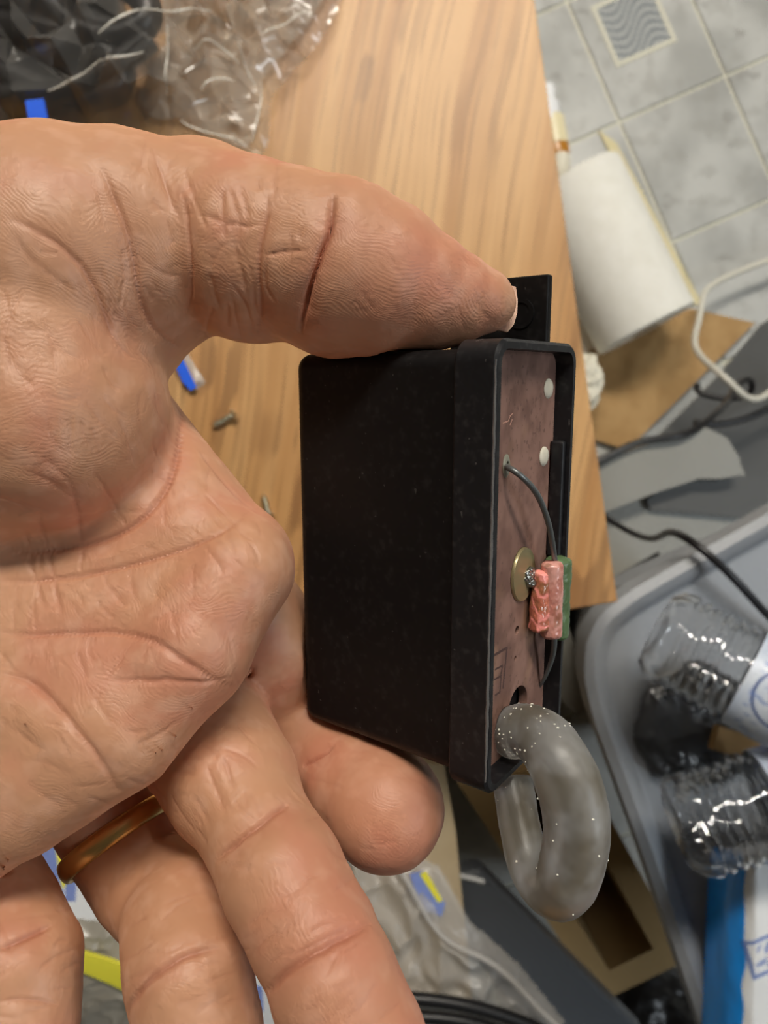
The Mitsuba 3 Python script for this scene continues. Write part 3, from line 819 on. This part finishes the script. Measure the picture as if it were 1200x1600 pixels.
def facets(poly_uv, z, n, amp, seed, lift):
    """Crinkled film: flat facets meeting in sharp folds, over the polygon measured at distance z."""
    from scipy.spatial import Delaunay
    from shapely import contains_xy
    g = np.random.default_rng(seed)
    p = Polygon([tuple(P(u, v, z)[:2]) for u, v in poly_uv])
    x0, y0, x1, y1 = p.bounds
    edge = [np.array(p.exterior.interpolate(t, normalized=True).coords[0]) for t in np.linspace(0, 1, n // 4, endpoint=False)]
    q = g.uniform([x0, y0], [x1, y1], (n * 3, 2)); q = q[contains_xy(p, q[:, 0], q[:, 1])][:n]
    q = np.vstack([edge, q])
    t = Delaunay(q).simplices
    c = q[t].mean(1)
    t = t[contains_xy(p, c[:, 0], c[:, 1])]
    d = np.array([p.exterior.distance(Point(*a)) for a in q])
    h = amp * (0.15 + 0.85 * np.clip(d / (amp * 1.2), 0, 1)) * g.uniform(0.25, 1, len(q)) * (0.55 + 0.9 * meshkit.fbm(np.c_[q, q[:, 0] * 0] / 0.05, 2, seed))
    h = h + lift(q) * np.clip(d / 0.02, 0, 1)
    m = trimesh.Trimesh(np.c_[q, h], t, process=False)
    n_ = m.face_normals[:, 2] < 0
    m.faces[n_] = m.faces[n_][:, ::-1]
    v, f = trimesh.remesh.subdivide(*trimesh.remesh.subdivide(m.vertices, m.faces))
    v[:, 2] += (meshkit.fbm(v / 0.006, 3, seed + 1) - 0.5) * amp * 0.10
    return trimesh.Trimesh(v, f, process=False)


bag = facets(bagpoly, 0.40, 520, 0.034, 3, lambda q: 0.03 * np.clip((P(300, 0, 0.4)[0] - q[:, 0]) / 0.03, 0, 1))
bag.vertices[:, 2] += ZT + 0.006
add('plastic_bag', bag, 'm_film', 'crumpled clear plastic bag with black cables inside, at the far left of the desk', 'plastic bag', smooth=24)
for i, (pts, r) in enumerate((([(-120, 60), (20, 40), (110, 60), (190, 120), (150, 150), (20, 120), (-100, 130)], 0.0085), ([(-100, 10), (60, -10), (180, 60), (230, 30), (170, -40), (20, -60)], 0.0085), ([(-90, 165), (30, 150), (110, 140), (190, 95), (235, 60)], 0.007), ([(-60, 90), (60, 95), (150, 60), (215, 85)], 0.0075))):
    pl = spline(np.array([P(u, v, ZD - 0.0275 - 0.003 * (i % 3)) for u, v in pts]), 70)
    add('black_cable_coil__cable' + ('_%03d' % i if i else ''), sweep(pl, r, 14), 'm_black', smooth=True)
tag('black_cable_coil', 'coil of thick black cable inside the clear plastic bag', 'cable')
low = facets([(205, -300), (545, -300), (505, -60), (458, 12), (418, 56), (392, 90), (394, 148), (372, 200), (340, 186), (258, 146), (215, 148), (190, 110), (215, 60), (240, 20)], 0.42, 380, 0.022, 8, lambda q: 0.0)
low.vertices[:, 2] += ZT + 0.002
add('plastic_bag__lower_layer', low, 'm_film3', smooth=14)
for i, pts in enumerate(([(95, 168), (150, 148), (205, 124), (240, 112)], [(108, 30), (150, 48), (168, 40)], [(262, 150), (268, 110), (274, 66)], [(185, 105), (240, 60), (290, 32), (330, 18)], [(300, 70), (330, 62), (368, 82)], [(372, 60), (380, 90), (392, 108)],
                         [(270, 166), (300, 180), (345, 188), (372, 200)], [(400, 100), (398, 140), (384, 196)], [(120, 20), (160, 55), (190, 40)], [(0, 58), (8, 78), (-10, 70)], [(310, 130), (330, 112), (360, 110)], [(405, 45), (440, 20), (475, -5)])):
    q = [P(u, v, 0.42) for u, v in pts]
    pl = spline(np.array(q), 16) if len(q) > 2 else np.array(q)
    hz = cKDTree(bag.vertices[:, :2]).query(pl[:, :2], 3)[1]
    pl[:, 2] = gaussian_filter1d(bag.vertices[hz, 2].max(1), 1.5) + 0.0008
    add('plastic_bag__fold_glint' + ('_%03d' % i if i else ''), sweep(pl, [0.0003, 0.0007, 0.0004, 0.0007, 0.0003], 8), 'm_foldglint', smooth=True)  # whitish tubes paint the highlights along the folds
add('power_adapter', rbox([*P(-260, 158, 0.44)[:2], ZT], [*P(190, -60, 0.44)[:2], ZT + 0.018], 0.005, 3), 'm_black', 'black power adapter brick inside the clear plastic bag', 'power adapter', smooth=30)
tq = 0.42
for _ in range(12):      # lying on the film: its height there
    tg = [P(u, v, tq)[:2] for u, v in ((42, 160), (70, 157), (76, 188), (48, 194))]
    tz_ = bag.vertices[cKDTree(bag.vertices[:, :2]).query(np.array(tg), 6)[1].ravel(), 2].max()
    tq = 0.5 * tq + 0.5 * (CH - tz_)
add('blue_tag', slab(tg, tz_, tz_ + 0.002), 'm_blue', 'small blue tag on the lower edge of the clear plastic bag', 'tag', smooth=False)
zb = [(255, 520), (290, 548), (322, 598), (304, 612), (262, 560), (200, 560), (200, 500)]
zbm = crumple(zb, ZD, 0.003, 0.02, 12, 0.0008)
zbm.vertices[:, 2] += ZT + 0.0006
add('zip_bag', zbm, 'm_film2', 'small clear zip bag with a blue seal strip, on the desk behind the thumb web', 'zip bag', smooth=True)
add('zip_bag__seal', slab([P(u, v, ZD)[:2] for u, v in ((262, 540), (280, 545), (310, 607), (300, 612), (288, 598))], ZT + 0.0035, ZT + 0.0045), 'm_blue', 'blue seal strip', smooth=False)

# ------------------------------------------------------------------ right of the desk: roll, cardboard, cables
def cyl_between(a, b, r, sections=48):
    a, b = np.asarray(a, float), np.asarray(b, float)
    m = trimesh.creation.cylinder(r, np.linalg.norm(b - a), sections=sections)
    m.apply_transform(frame((a + b) / 2, b - a))
    return m


ra_, rb_ = P(893, 289, 1.11), P(1008, 516, 1.11)
rr_ = 0.078
ra_[2] = rb_[2] = 0.092
axr = (rb_ - ra_) / np.linalg.norm(rb_ - ra_)
LR = np.linalg.norm(rb_ - ra_)
rm = frame(ra_, axr)
rp = lathe([[0.021, 0.0], [rr_ - 0.002, 0.0], [rr_, 0.0025], [rr_, LR - 0.0025], [rr_ - 0.002, LR], [0.021, LR], [0.021, 0.0]], 72); rp.apply_transform(rm)
add('paper_towel_roll__sheets', rp, 'm_paper', smooth=30)
rc = lathe([[0.0195, -0.001], [0.021, -0.001], [0.021, LR + 0.001], [0.0195, LR + 0.001], [0.0195, -0.001]], 40); rc.apply_transform(rm)
add('paper_towel_roll__core', rc, 'm_core', 'brown cardboard core', smooth=30)
lf = [ra_ + axr * t * LR + np.array([-0.9, -0.2, 0]) * 0.062 + [0, 0, -0.052] for t in (0.55, 1.0)]
tl = hull([lf[0], lf[1], lf[0] + [-0.04, -0.03, -0.012], lf[1] + [-0.045, -0.02, -0.012], lf[0] + [0, 0, 0.002], lf[1] + [0, 0, 0.002]])
add('paper_towel_roll__loose_sheet', tl, 'm_paper', 'loose end of the paper', smooth=False)
tag('paper_towel_roll', 'big white roll of paper towels lying on the floor beside the desk', 'paper towel roll')
tis = trimesh.creation.icosphere(5, 1.0); tis.vertices *= [0.024, 0.045, 0.03]
tis = lumpy(tis, 0.011, 0.013, 6, 4); tis.apply_translation(P(921, 592, 1.10))
tis.apply_translation([0, 0, 0.04 - tis.bounds[0][2]])
add('crumpled_tissue', tis, 'm_tissue', 'crumpled white tissue between the desk edge and the brown cardboard sheet', 'tissue', smooth=20)
card = Polygon([tuple(P(u, v, 1.17)[:2]) for u, v in ((870, 560), (1085, 478), (1187, 501), (985, 702), (930, 684), (860, 690))])
add('cardboard_sheet', slab(card, 0.010, 0.016), 'm_kraft', 'flat brown cardboard sheet on the floor below the paper towel roll', 'cardboard', smooth=False)
strip = Polygon([tuple(P(u, v, 1.2)[:2]) for u, v in ((934, 205), (962, 225), (1096, 476), (1076, 478))])
add('cream_strip', slab(strip, 0.0, 0.004), 'm_strip', 'thin cream strip on the floor along the paper towel roll', 'strip', smooth=False)


def bottle_small(key, a, b, prof, bsdf, label, category):
    M = frame(a, b - a)
    m = lathe(prof, 32); m.apply_transform(M)
    add(key, m, bsdf, label, category, smooth=40)


sh = 0.62
add('side_shelf__board', slab([P(u, v, sh)[:2] for u, v in ((560, 60), (866, 60), (884, 300), (600, 300))], CH - sh - 0.012, CH - sh), 'm_edge', smooth=False) if False else None
a, b = P(861, 118, 1.15), P(861, 178, 1.15); a[2] = b[2] = 0.021
bottle_small('white_bottle', a, b, [[0, 0], [0.011, 0.0], [0.013, 0.004], [0.013, 0.022], [0.019, 0.03], [0.02, 0.034], [0.02, 0.062], [0.018, 0.066], [0, 0.066]], 'm_white', 'small white bottle lying on the floor at the desk edge, farthest from the roll', 'bottle')
a, b = P(868, 168, 1.15), P(877, 226, 1.15); a[2] = b[2] = 0.021
M = frame(a, b - a)
jm = lathe([[0, 0], [0.017, 0], [0.02, 0.003], [0.021, 0.048], [0.019, 0.05], [0, 0.05]], 32); jm.apply_transform(M)
add('cream_jar__body', jm, 'm_creamjar', smooth=40)
jm = lathe([[0, 0.05], [0.0205, 0.05], [0.0205, 0.064], [0.019, 0.067], [0, 0.067]], 32); jm.apply_transform(M)
add('cream_jar__lid', jm, 'm_amber', 'amber lid', smooth=40)
tag('cream_jar', 'small cream jar with an amber lid lying at the desk edge', 'jar')
tis2 = trimesh.creation.icosphere(4, 1.0); tis2.vertices *= [0.02, 0.03, 0.02]
tis2 = lumpy(tis2, 0.006, 0.014, 16, 3); tis2.apply_translation(P(874, 252, 1.17)); tis2.apply_translation([0, 0, -tis2.bounds[0][2]])
add('paper_wad', tis2, 'm_tissue', 'wad of white paper between the cream jar and the paper towel roll', 'paper', smooth=25)


def cable(key, pts, r, bsdf, label, n=90):
    add(key, sweep(spline(np.array([P(u, v, z) for u, v, z in pts]), n), r, 12), bsdf, label, 'cable', smooth=True)


cable('white_cable', [(1260, 380, 1.14), (1200, 407, 1.14), (1120, 441, 1.13), (1101, 458, 1.12), (1094, 490, 1.11), (1086, 540, 1.08), (1104, 566, 1.05), (1140, 597, 1.02), (1166, 620, 1.025), (1200, 615, 1.05), (1270, 590, 1.12)], 0.0048, 'm_whitecable', 'white cable bent over the brown cardboard sheet')
cable('black_cable', [(925, 726, 0.93), (960, 708, 0.93), (1010, 688, 0.93), (1065, 680, 0.93), (1108, 655, 0.95), (1140, 622, 1.02), (1160, 596, 1.07), (1172, 594, 1.08), (1174, 610, 1.09), (1150, 622, 1.1), (1090, 602, 1.12)], 0.0048, 'm_black', 'black cable looped beside the cardboard sheet and the white cable')
cable('black_cable_001', [(1085, 660, 1.12), (1130, 662, 1.12), (1170, 652, 1.12), (1210, 634, 1.12), (1290, 600, 1.12)], 0.0055, 'm_black', 'straight black cable on the floor behind the grey tote')
cable('black_cable_002', [(930, 780, 0.80), (952, 812, 0.76), (975, 826, 0.74), (1035, 836, 0.62), (1095, 857, 0.535), (1140, 897, 0.53), (1180, 940, 0.535), (1240, 1000, 0.545), (1320, 1060, 0.545)], 0.0031, 'm_black', 'black cable hanging over the rim of the large grey bin')

# ------------------------------------------------------------------ grey tote under the desk edge
zt = 0.98
def poly_at(pts, z):
    return Polygon([tuple(P(u, v, z)[:2]) for u, v in pts])
outer = poly_at([(820, 790), (930, 722), (1040, 684), (1108, 670), (1138, 690), (1162, 735), (1180, 800), (1220, 960), (900, 1120), (780, 980)], zt).buffer(-0.02).buffer(0.02)
# ------------------------------------------------------------------ large grey bin with bottles
zb_ = 0.545
rimpts = [(1500, 640), (1200, 806), (1050, 890), (985, 928), (942, 962), (920, 1005), (917, 1060), (930, 1120), (1010, 1340), (1098, 1600), (1190, 1860), (1700, 1700)]
rimw = np.array([P(u, v, zb_)[:2] for u, v in rimpts])
binp = Polygon(rimw).buffer(-0.02, 8).buffer(0.02, 8)
btop = CH - zb_
c0 = np.array(binp.centroid.coords[0])


def shrink(poly, inset):
    return poly.buffer(-inset, 4)


def loft(polys, zs, n=160):
    """Closed rings of equal count from a list of polygons, as a wall."""
    rings = []
    for p, z in zip(polys, zs):
        e = p.exterior
        if not e.is_ccw:
            e = LineString(list(e.coords)[::-1])
        ang = np.linspace(0, 2 * np.pi, n, endpoint=False)
        pts = []
        for a in ang:
            far = c0 + 5 * np.array([math.cos(a), math.sin(a)])
            x = LineString([c0, far]).intersection(e)
            pts.append(np.array(x.coords[0]) if x.geom_type == 'Point' else np.array(list(x.geoms)[0].coords[0]))
        rings.append(np.c_[np.array(pts), np.full(n, z)])
    v = np.vstack(rings)
    i, j = np.meshgrid(np.arange(len(rings) - 1), np.arange(n), indexing='ij')
    q = np.stack([i * n + j, i * n + (j + 1) % n, (i + 1) * n + (j + 1) % n, (i + 1) * n + j], -1).reshape(-1, 4)
    return v, np.vstack([q[:, [0, 1, 2]], q[:, [0, 2, 3]]]), n


bases = [shrink(binp, 0.13), shrink(binp, 0.012), shrink(binp, 0.004), binp.buffer(0.001), binp.buffer(-0.006), binp.buffer(-0.014), binp.buffer(-0.02)]
v, f, n = loft(bases, [0.0, btop - 0.055, btop - 0.05, btop - 0.004, btop, btop - 0.003, btop - 0.012])
k = len(v)
v = np.vstack([v, [*c0, 0.0], [*c0, btop - 0.012]])
j = np.arange(n)
f = np.vstack([f, np.stack([(j + 1) % n, j, np.full(n, k)], 1), np.stack([6 * n + j, 6 * n + (j + 1) % n, np.full(n, k + 1)], 1)])
bm = trimesh.Trimesh(v, f, process=False)
if bm.volume < 0:
    bm.invert()
add('grey_bin', bm, 'm_bin', 'large grey plastic bin with a rounded lid rim, under the water bottles', 'bin', smooth=40)

tz = CH - zt
outer = outer.difference(binp.buffer(-0.086))
add('grey_tote__body', slab(outer, 0.0, tz), 'm_tote', smooth=False)
band = poly_at([(870, 752), (940, 720), (1040, 684), (1104, 668), (1136, 684), (1156, 716), (1158, 742), (1128, 748), (1092, 748), (1030, 768), (945, 800), (880, 830)], zt - 0.04).buffer(-0.008).buffer(0.008)
add('grey_tote__raised_side', slab(band.difference(binp.buffer(-0.04)), tz, tz + 0.04), 'm_tote', 'raised rounded side of the tote', smooth=False)
bl = poly_at([(1004, 782), (1045, 752), (1100, 738), (1300, 760), (1300, 830), (1190, 812), (1060, 800), (1012, 796)], zt).buffer(-0.008).buffer(0.008).difference(band.buffer(0.002)).difference(binp.buffer(-0.05))
bl = max(getattr(bl, 'geoms', [bl]), key=lambda g: g.area)
add('tote_shade', slab(bl, tz + 0.0005, tz + 0.012), 'm_shadegrey', 'dark grey slab standing in for the shadow gap on the grey tote', 'shade_slab', smooth=False)  # dark slab stands in for the shadow gap behind the raised side
tag('grey_tote', 'low grey plastic tote with a rounded raised side, next to the desk corner', 'tote')

# inside: dark film, paper plate, cardboard scrap
sack = trimesh.creation.icosphere(5, 1.0); sack.vertices *= [0.045, 0.048, 0.009]
sack = lumpy(sack, 0.009, 0.022, 31, 4); sack.apply_translation(P(1135, 1165, 0.5))
sack.apply_translation([0, 0, btop - 0.0115 - sack.bounds[0][2]])
add('black_sack', sack, 'm_bag', 'shiny dark plastic sack on the grey bin between the two bottles', 'sack', smooth=True)
pl0 = P(1134, 1098, 0.55)
plate_m = lathe([[0, 0], [0.65, 0.0], [0.8, 0.002], [1.0, 0.008], [1.01, 0.0092], [0.8, 0.0035], [0.65, 0.0012], [0, 0.0012]], 56)
plate_m.vertices *= [0.037, 0.0175, 1]
plate_m.apply_transform(RM(math.radians(-31), [0, 0, 1]))
plate_m.apply_translation([pl0[0], pl0[1], btop - 0.0115])
add('paper_dish', plate_m, 'm_white', 'oval white paper dish under the upper water bottle', 'dish', smooth=30)
cs = rbox([-0.018, -0.009, -0.004], [0.018, 0.009, 0.004], 0.001, 2)
cs.apply_transform(frame(P(1150, 1163, 0.520), [0.05, 0.1, 1], up=(0.35, 1, 0)))
add('cardboard_scrap', cs, 'm_kraft', 'small scrap of corrugated cardboard between the two water bottles', 'cardboard', smooth=False)
gp = crumple([(1015, 1060), (1060, 1045), (1100, 1110), (1090, 1200), (1060, 1260), (1030, 1200)], 0.555, 0.012, 0.03, 44, 0.002)
gp.vertices[:, 2] += btop - 0.0115
add('grey_film', gp, 'm_film2', 'crumpled grey plastic film inside the bin left of the white paper dish', 'plastic film', smooth=True)


def bottle(key, base, direction, label, roll, with_label):
    R, L = 0.0325, 0.16
    pr_ = [[0.0, 0.004], [0.012, 0.003], [0.020, 0.0], [0.026, 0.001], [0.0305, 0.006], [0.0322, 0.012]]
    z = 0.014
    for i in range(6):
        pr_ += [[0.0325, z], [0.0325, z + 0.0028], [0.0303, z + 0.0045], [0.0303, z + 0.0058]]; z += 0.0075
    pr_ += [[0.032, z]]
    zl0, zl1 = z + 0.001, z + 0.032
    pr_ += [[0.0322, zl1], [0.0325, zl1 + 0.004], [0.030, zl1 + 0.012], [0.022, zl1 + 0.024], [0.0135, zl1 + 0.032], [0.0128, zl1 + 0.037], [0.0128, L - 0.012]]
    M = frame(base, direction) @ RM(roll, [0, 0, 1])
    out_ = np.array(pr_)
    inn = np.array([[max(r_i - 0.0007, 0.0), z_i + (0.0007 if r_i < 0.031 and z_i < 0.012 else 0)] for r_i, z_i in pr_])[::-1]
    m = lathe(np.vstack([out_, inn]), 96)
    if m.volume < 0:
        m.invert()
    v = m.vertices
    ang = np.arctan2(v[:, 1], v[:, 0])
    w = 1 + 0.035 * np.cos(ang * 10) * np.clip(1 - np.abs(v[:, 2] - 0.010) / 0.016, 0, 1) + 0.012 * np.sin(5 * ang + v[:, 2] * 260) * (v[:, 2] < z)
    m.vertices = np.c_[v[:, 0] * w, v[:, 1] * w, v[:, 2]]
    m.apply_transform(M)
    add(key + '__shell', m, 'm_pet', 'clear ribbed plastic', smooth=25)
    c = lathe([[0, L], [0.0145, L], [0.015, L - 0.002], [0.015, L - 0.014], [0.0, L - 0.014]], 40); c.apply_transform(M)
    add(key + '__cap', c, 'm_white', 'white screw cap', smooth=30)
    lb = lathe([[0.0327, zl0], [0.0330, zl0], [0.0330, zl1], [0.0327, zl1], [0.0327, zl0]], 72); lb.apply_transform(M)
    Mi = np.linalg.inv(M)

    def print_(p, n, uv):
        q = [float(Mi[i, 0]) * p.x + float(Mi[i, 1]) * p.y + float(Mi[i, 2]) * p.z + float(Mi[i, 3]) for i in range(3)]
        a = dr.atan2(q[1], q[0]) * 0.0328
        zz = q[2] - zl0
        arc = dr.abs(dr.sqrt(dr.square(zz - 0.026) + dr.square(dr.abs(a) - 0.03)) - 0.019)
        s = 1 - smoothstep(0.0006, 0.0014, arc)
        st = smoothstep(0.62, 0.7, noise(zz * 160 + a * 60, a * 620, 1.0)) * smoothstep(0.004, 0.007, zz) * (1 - smoothstep(0.018, 0.022, zz))
        dot = 1 - smoothstep(0.006, 0.0075, dr.sqrt(dr.square(zz - 0.026) + dr.square(dr.abs(a) - 0.03)))
        c = mix(srgb(226, 232, 240), srgb(170, 190, 222), fbm(zz * 60, a * 60, 4.0))
        c = mix(c, srgb(70, 92, 150), s * 0.9)
        c = mix(c, srgb(110, 136, 196), st * 0.6)
        return mix(c, srgb(36, 74, 178), dot)
    mat('m_label_' + key, two(pr(proc(print_), 0.35)))
    add(key + '__label', lb, 'm_label_' + key, 'white label with blue curves', smooth=30)
    tag(key, label, 'bottle')


b0, b1 = P(1024, 984, 0.485), P(1200, 1076, 0.450)
bottle('water_bottle', b0, b1 - b0, 'clear water bottle with white and blue label, upper one on the grey bin', 2.6, True)
b0, b1 = P(1054, 1293, 0.458), P(1200, 1254, 0.452)
bottle('water_bottle_001', b0, b1 - b0, 'clear ribbed water bottle lying on the blue and white package', 0.6, True)

# the blue and white package
pkp = poly_at([(1152, 1325), (1380, 1290), (1400, 1740), (1134, 1740)], 0.505)
x_b = [P(1167, 1345, 0.5), P(1160, 1600, 0.5)]
emb = P(1197, 1492, 0.496)


def pack(p, n, uv):
    e = p.x - (float(x_b[0][0]) + (p.y - float(x_b[0][1])) * float((x_b[1][0] - x_b[0][0]) / (x_b[1][1] - x_b[0][1]))) - (noise(p.y * 60, 3.0) - 0.5) * 0.004
    c = mix(srgb(36, 152, 250), srgb(238, 240, 242), smoothstep(-0.0006, 0.0006, e))
    x, y = p.x - float(emb[0]), p.y - float(emb[1])
    q = dr.maximum(dr.abs(x + 0.25 * y), dr.abs(y - 0.45 * x))
    ring_ = smoothstep(0.0105, 0.0112, q) * (1 - smoothstep(0.0135, 0.0142, q))
    fill = smoothstep(0.5, 0.6, noise(x * 700, y * 420, 2.0)) * (1 - smoothstep(0.0085, 0.0095, q))
    return mix(c, srgb(70, 110, 190), dr.clip(ring_ * 0.8 + fill * 0.7, 0, 1))


mat('m_pack', two(bump(lambda p, n, uv: fbm(p.x * 40, p.y * 22, p.z * 40), 0.004, pr(proc(pack), 0.28, clearcoat=0.5, clearcoat_gloss=0.9))))
pkb = poly_at([(1108, 1330), (1380, 1290), (1400, 1760), (1090, 1760)], 0.5445).buffer(-0.006).buffer(0.006)
pkt = poly_at([(1178, 1350), (1380, 1310), (1400, 1760), (1172, 1760)], 0.496).buffer(-0.01).buffer(0.01)
pkm = poly_at([(1140, 1338), (1380, 1298), (1400, 1760), (1122, 1760)], 0.509).buffer(-0.008).buffer(0.008)
pk = hull(np.vstack([np.c_[np.array(q.exterior.coords), np.full(len(q.exterior.coords), CH - z)] for q, z in ((pkb, 0.5445), (pkm, 0.509), (pkt, 0.496))]))
add('wrapped_package', pk, 'm_pack', 'blue and white film-wrapped package standing in the grey bin', 'package', smooth=40)

# ------------------------------------------------------------------ under the desk's near edge
# open cardboard box
zo = 0.86
ob = poly_at([(716, 1225), (905, 1190), (1075, 1500), (938, 1566)], zo)
oi = ob.buffer(-0.030)
cb = mani(slab(ob, 0.0, CH - zo)) - mani(slab(oi, 0.02, CH - zo + 0.1))
add('open_carton', tm(cb), 'm_carton', 'open brown carton with thick walls on the floor below the hand', 'carton', smooth=False)
add('cream_carton', slab(poly_at([(560, 1180), (694, 1196), (712, 1300), (738, 1560), (540, 1580)], 0.70), 0, CH - 0.70), 'm_cream', 'tall cream carton behind the clear bag, below the fingertip', 'carton', smooth=False)
sp = poly_at([(712, 1366), (752, 1360), (1010, 1620), (1040, 1700), (880, 1700), (690, 1420)], 0.83).buffer(-0.01).buffer(0.01)
add('slate_panel__shell', slab(sp, CH - 0.859, CH - 0.83, 0.004), 'm_slate', smooth=30)
e0 = [P(u, v, 0.829) for u, v in ((712, 1368), (735, 1372), (756, 1378))]
add('slate_panel__edge', sweep(spline(np.array(e0), 20), 0.003, 8), 'm_white', 'pale edge', smooth=True)
tag('slate_panel', 'dark slate-grey plastic panel lying between the cream carton and the open carton', 'panel')
cbag = crumple([(520, 1330), (610, 1345), (690, 1380), (740, 1470), (820, 1540), (900, 1640), (520, 1680), (500, 1480)], 0.66, 0.026, 0.05, 71, 0.0022)
cbag.vertices[:, 2] += CH - 0.695
add('clear_bag', cbag, 'm_film2', 'glossy clear bag below the fingertip and beside the slate panel', 'plastic bag', smooth=True)
add('clear_bag__fold_glint', sweep(spline(np.array([P(u, v, 0.668) for u, v in ((618, 1350), (660, 1420), (700, 1470), (760, 1500), (820, 1552), (885, 1612))]), 50), 0.0028, 8), 'm_film2', 'shiny folded edge', smooth=True)
add('yellow_blue_card', slab(poly_at([(640, 1366), (664, 1362), (696, 1412), (690, 1432), (660, 1420)], 0.68), CH - 0.682, CH - 0.68), 'm_lav', 'blue card with a yellow stripe inside the clear bag', 'card', smooth=False)
add('yellow_blue_card__stripe', slab(poly_at([(656, 1366), (666, 1362), (692, 1408), (684, 1410)], 0.679), CH - 0.68, CH - 0.679), 'm_yellow', 'yellow stripe', smooth=False)
for i, (pts, lab) in enumerate((([(600, 1560), (700, 1566), (790, 1588), (900, 1640)], 'thick glossy black cable at the bottom, nearest the clear bag'), ([(590, 1590), (680, 1590), (770, 1608), (860, 1660)], 'thick glossy black cable at the bottom, below the other one'))):
    add('thick_cable' + ('_%03d' % i if i else ''), sweep(spline(np.array([P(u, v, 0.655 + 0.008 * i) for u, v in pts]), 50), 0.006, 16), 'm_black', lab, 'cable', smooth=True)
# printed wrapper seen between the fingers
wz = 0.56
add('printed_wrapper', slab(poly_at([(20, 1240), (470, 1240), (470, 1680), (20, 1680)], wz), CH - wz - 0.004, CH - wz), 'm_white', 'white wrapper with blue and yellow print seen between the little and ring fingers', 'wrapper', smooth=False)
for i, (pts, mm) in enumerate((([(50, 1320), (86, 1320), (100, 1396), (70, 1396)], 'm_lav'), ([(86, 1320), (99, 1320), (104, 1382), (96, 1390)], 'm_yellow'), ([(103, 1330), (122, 1334), (118, 1408), (102, 1408)], 'm_lav'), ([(380, 1540), (410, 1540), (412, 1580), (380, 1580)], 'm_lav'))):
    add('printed_wrapper__stripe' + ('_%03d' % i if i else ''), slab(poly_at(pts, wz), CH - wz, CH - wz + 0.0006), mm, 'lavender blue stripe' if mm == 'm_lav' else 'yellow stripe', smooth=False)
add('yellow_strip', slab(poly_at([(100, 1482), (138, 1492), (172, 1502), (200, 1512), (200, 1552), (176, 1540), (134, 1522), (100, 1512)], wz - 0.012), CH - wz + 0.008, CH - wz + 0.012), 'm_yellow', 'bright yellow strip between the little and ring fingers', 'strip', smooth=False)
gb = crumple([(100, 1432), (170, 1440), (230, 1500), (230, 1600), (100, 1640)], wz, 0.006, 0.02, 90, 0.0012)
gb.vertices[:, 2] += CH - wz + 0.001
add('grey_wrapper', gb, 'm_greyfilm', 'crumpled grey plastic under the yellow strip', 'wrapper', smooth=True)
# the low cabinet that carries these things
add('low_cabinet', rbox([*(P(0, 0, 1)[:2] * 0 + [-0.62, -0.62]), 0.0], [-0.062, -0.20, CH - wz - 0.005], 0.004, 2), 'm_cream', 'low cream cabinet under the wrappers', 'cabinet', smooth=30)
# added dark shapes standing in for shade on the floor
add('floor_shade', slab(poly_at([(1010, 700), (1120, 590), (1188, 508), (1250, 470), (1420, 620), (1420, 800), (1160, 800)], 1.198).difference(outer.buffer(0.01)).difference(card.buffer(0.004)), 0.0, 0.004), 'm_shadegrey', 'dark grey sheet standing in for the shaded floor right of the brown cardboard sheet', 'mat', smooth=False)
fs = trimesh.creation.icosphere(5, 1.0); fs.vertices *= [0.13, 0.12, 0.09]
fs = lumpy(fs, 0.03, 0.06, 77, 4); fs.apply_translation(P(1020, 1650, 1.1)); fs.apply_translation([0, 0, -fs.bounds[0][2]])
add('black_sack_001', fs, 'm_black', 'black lump standing in for the deep shadow at the bottom edge, beside the open carton', 'sack', smooth=True)  # black lump added where the floor lies in deep shadow
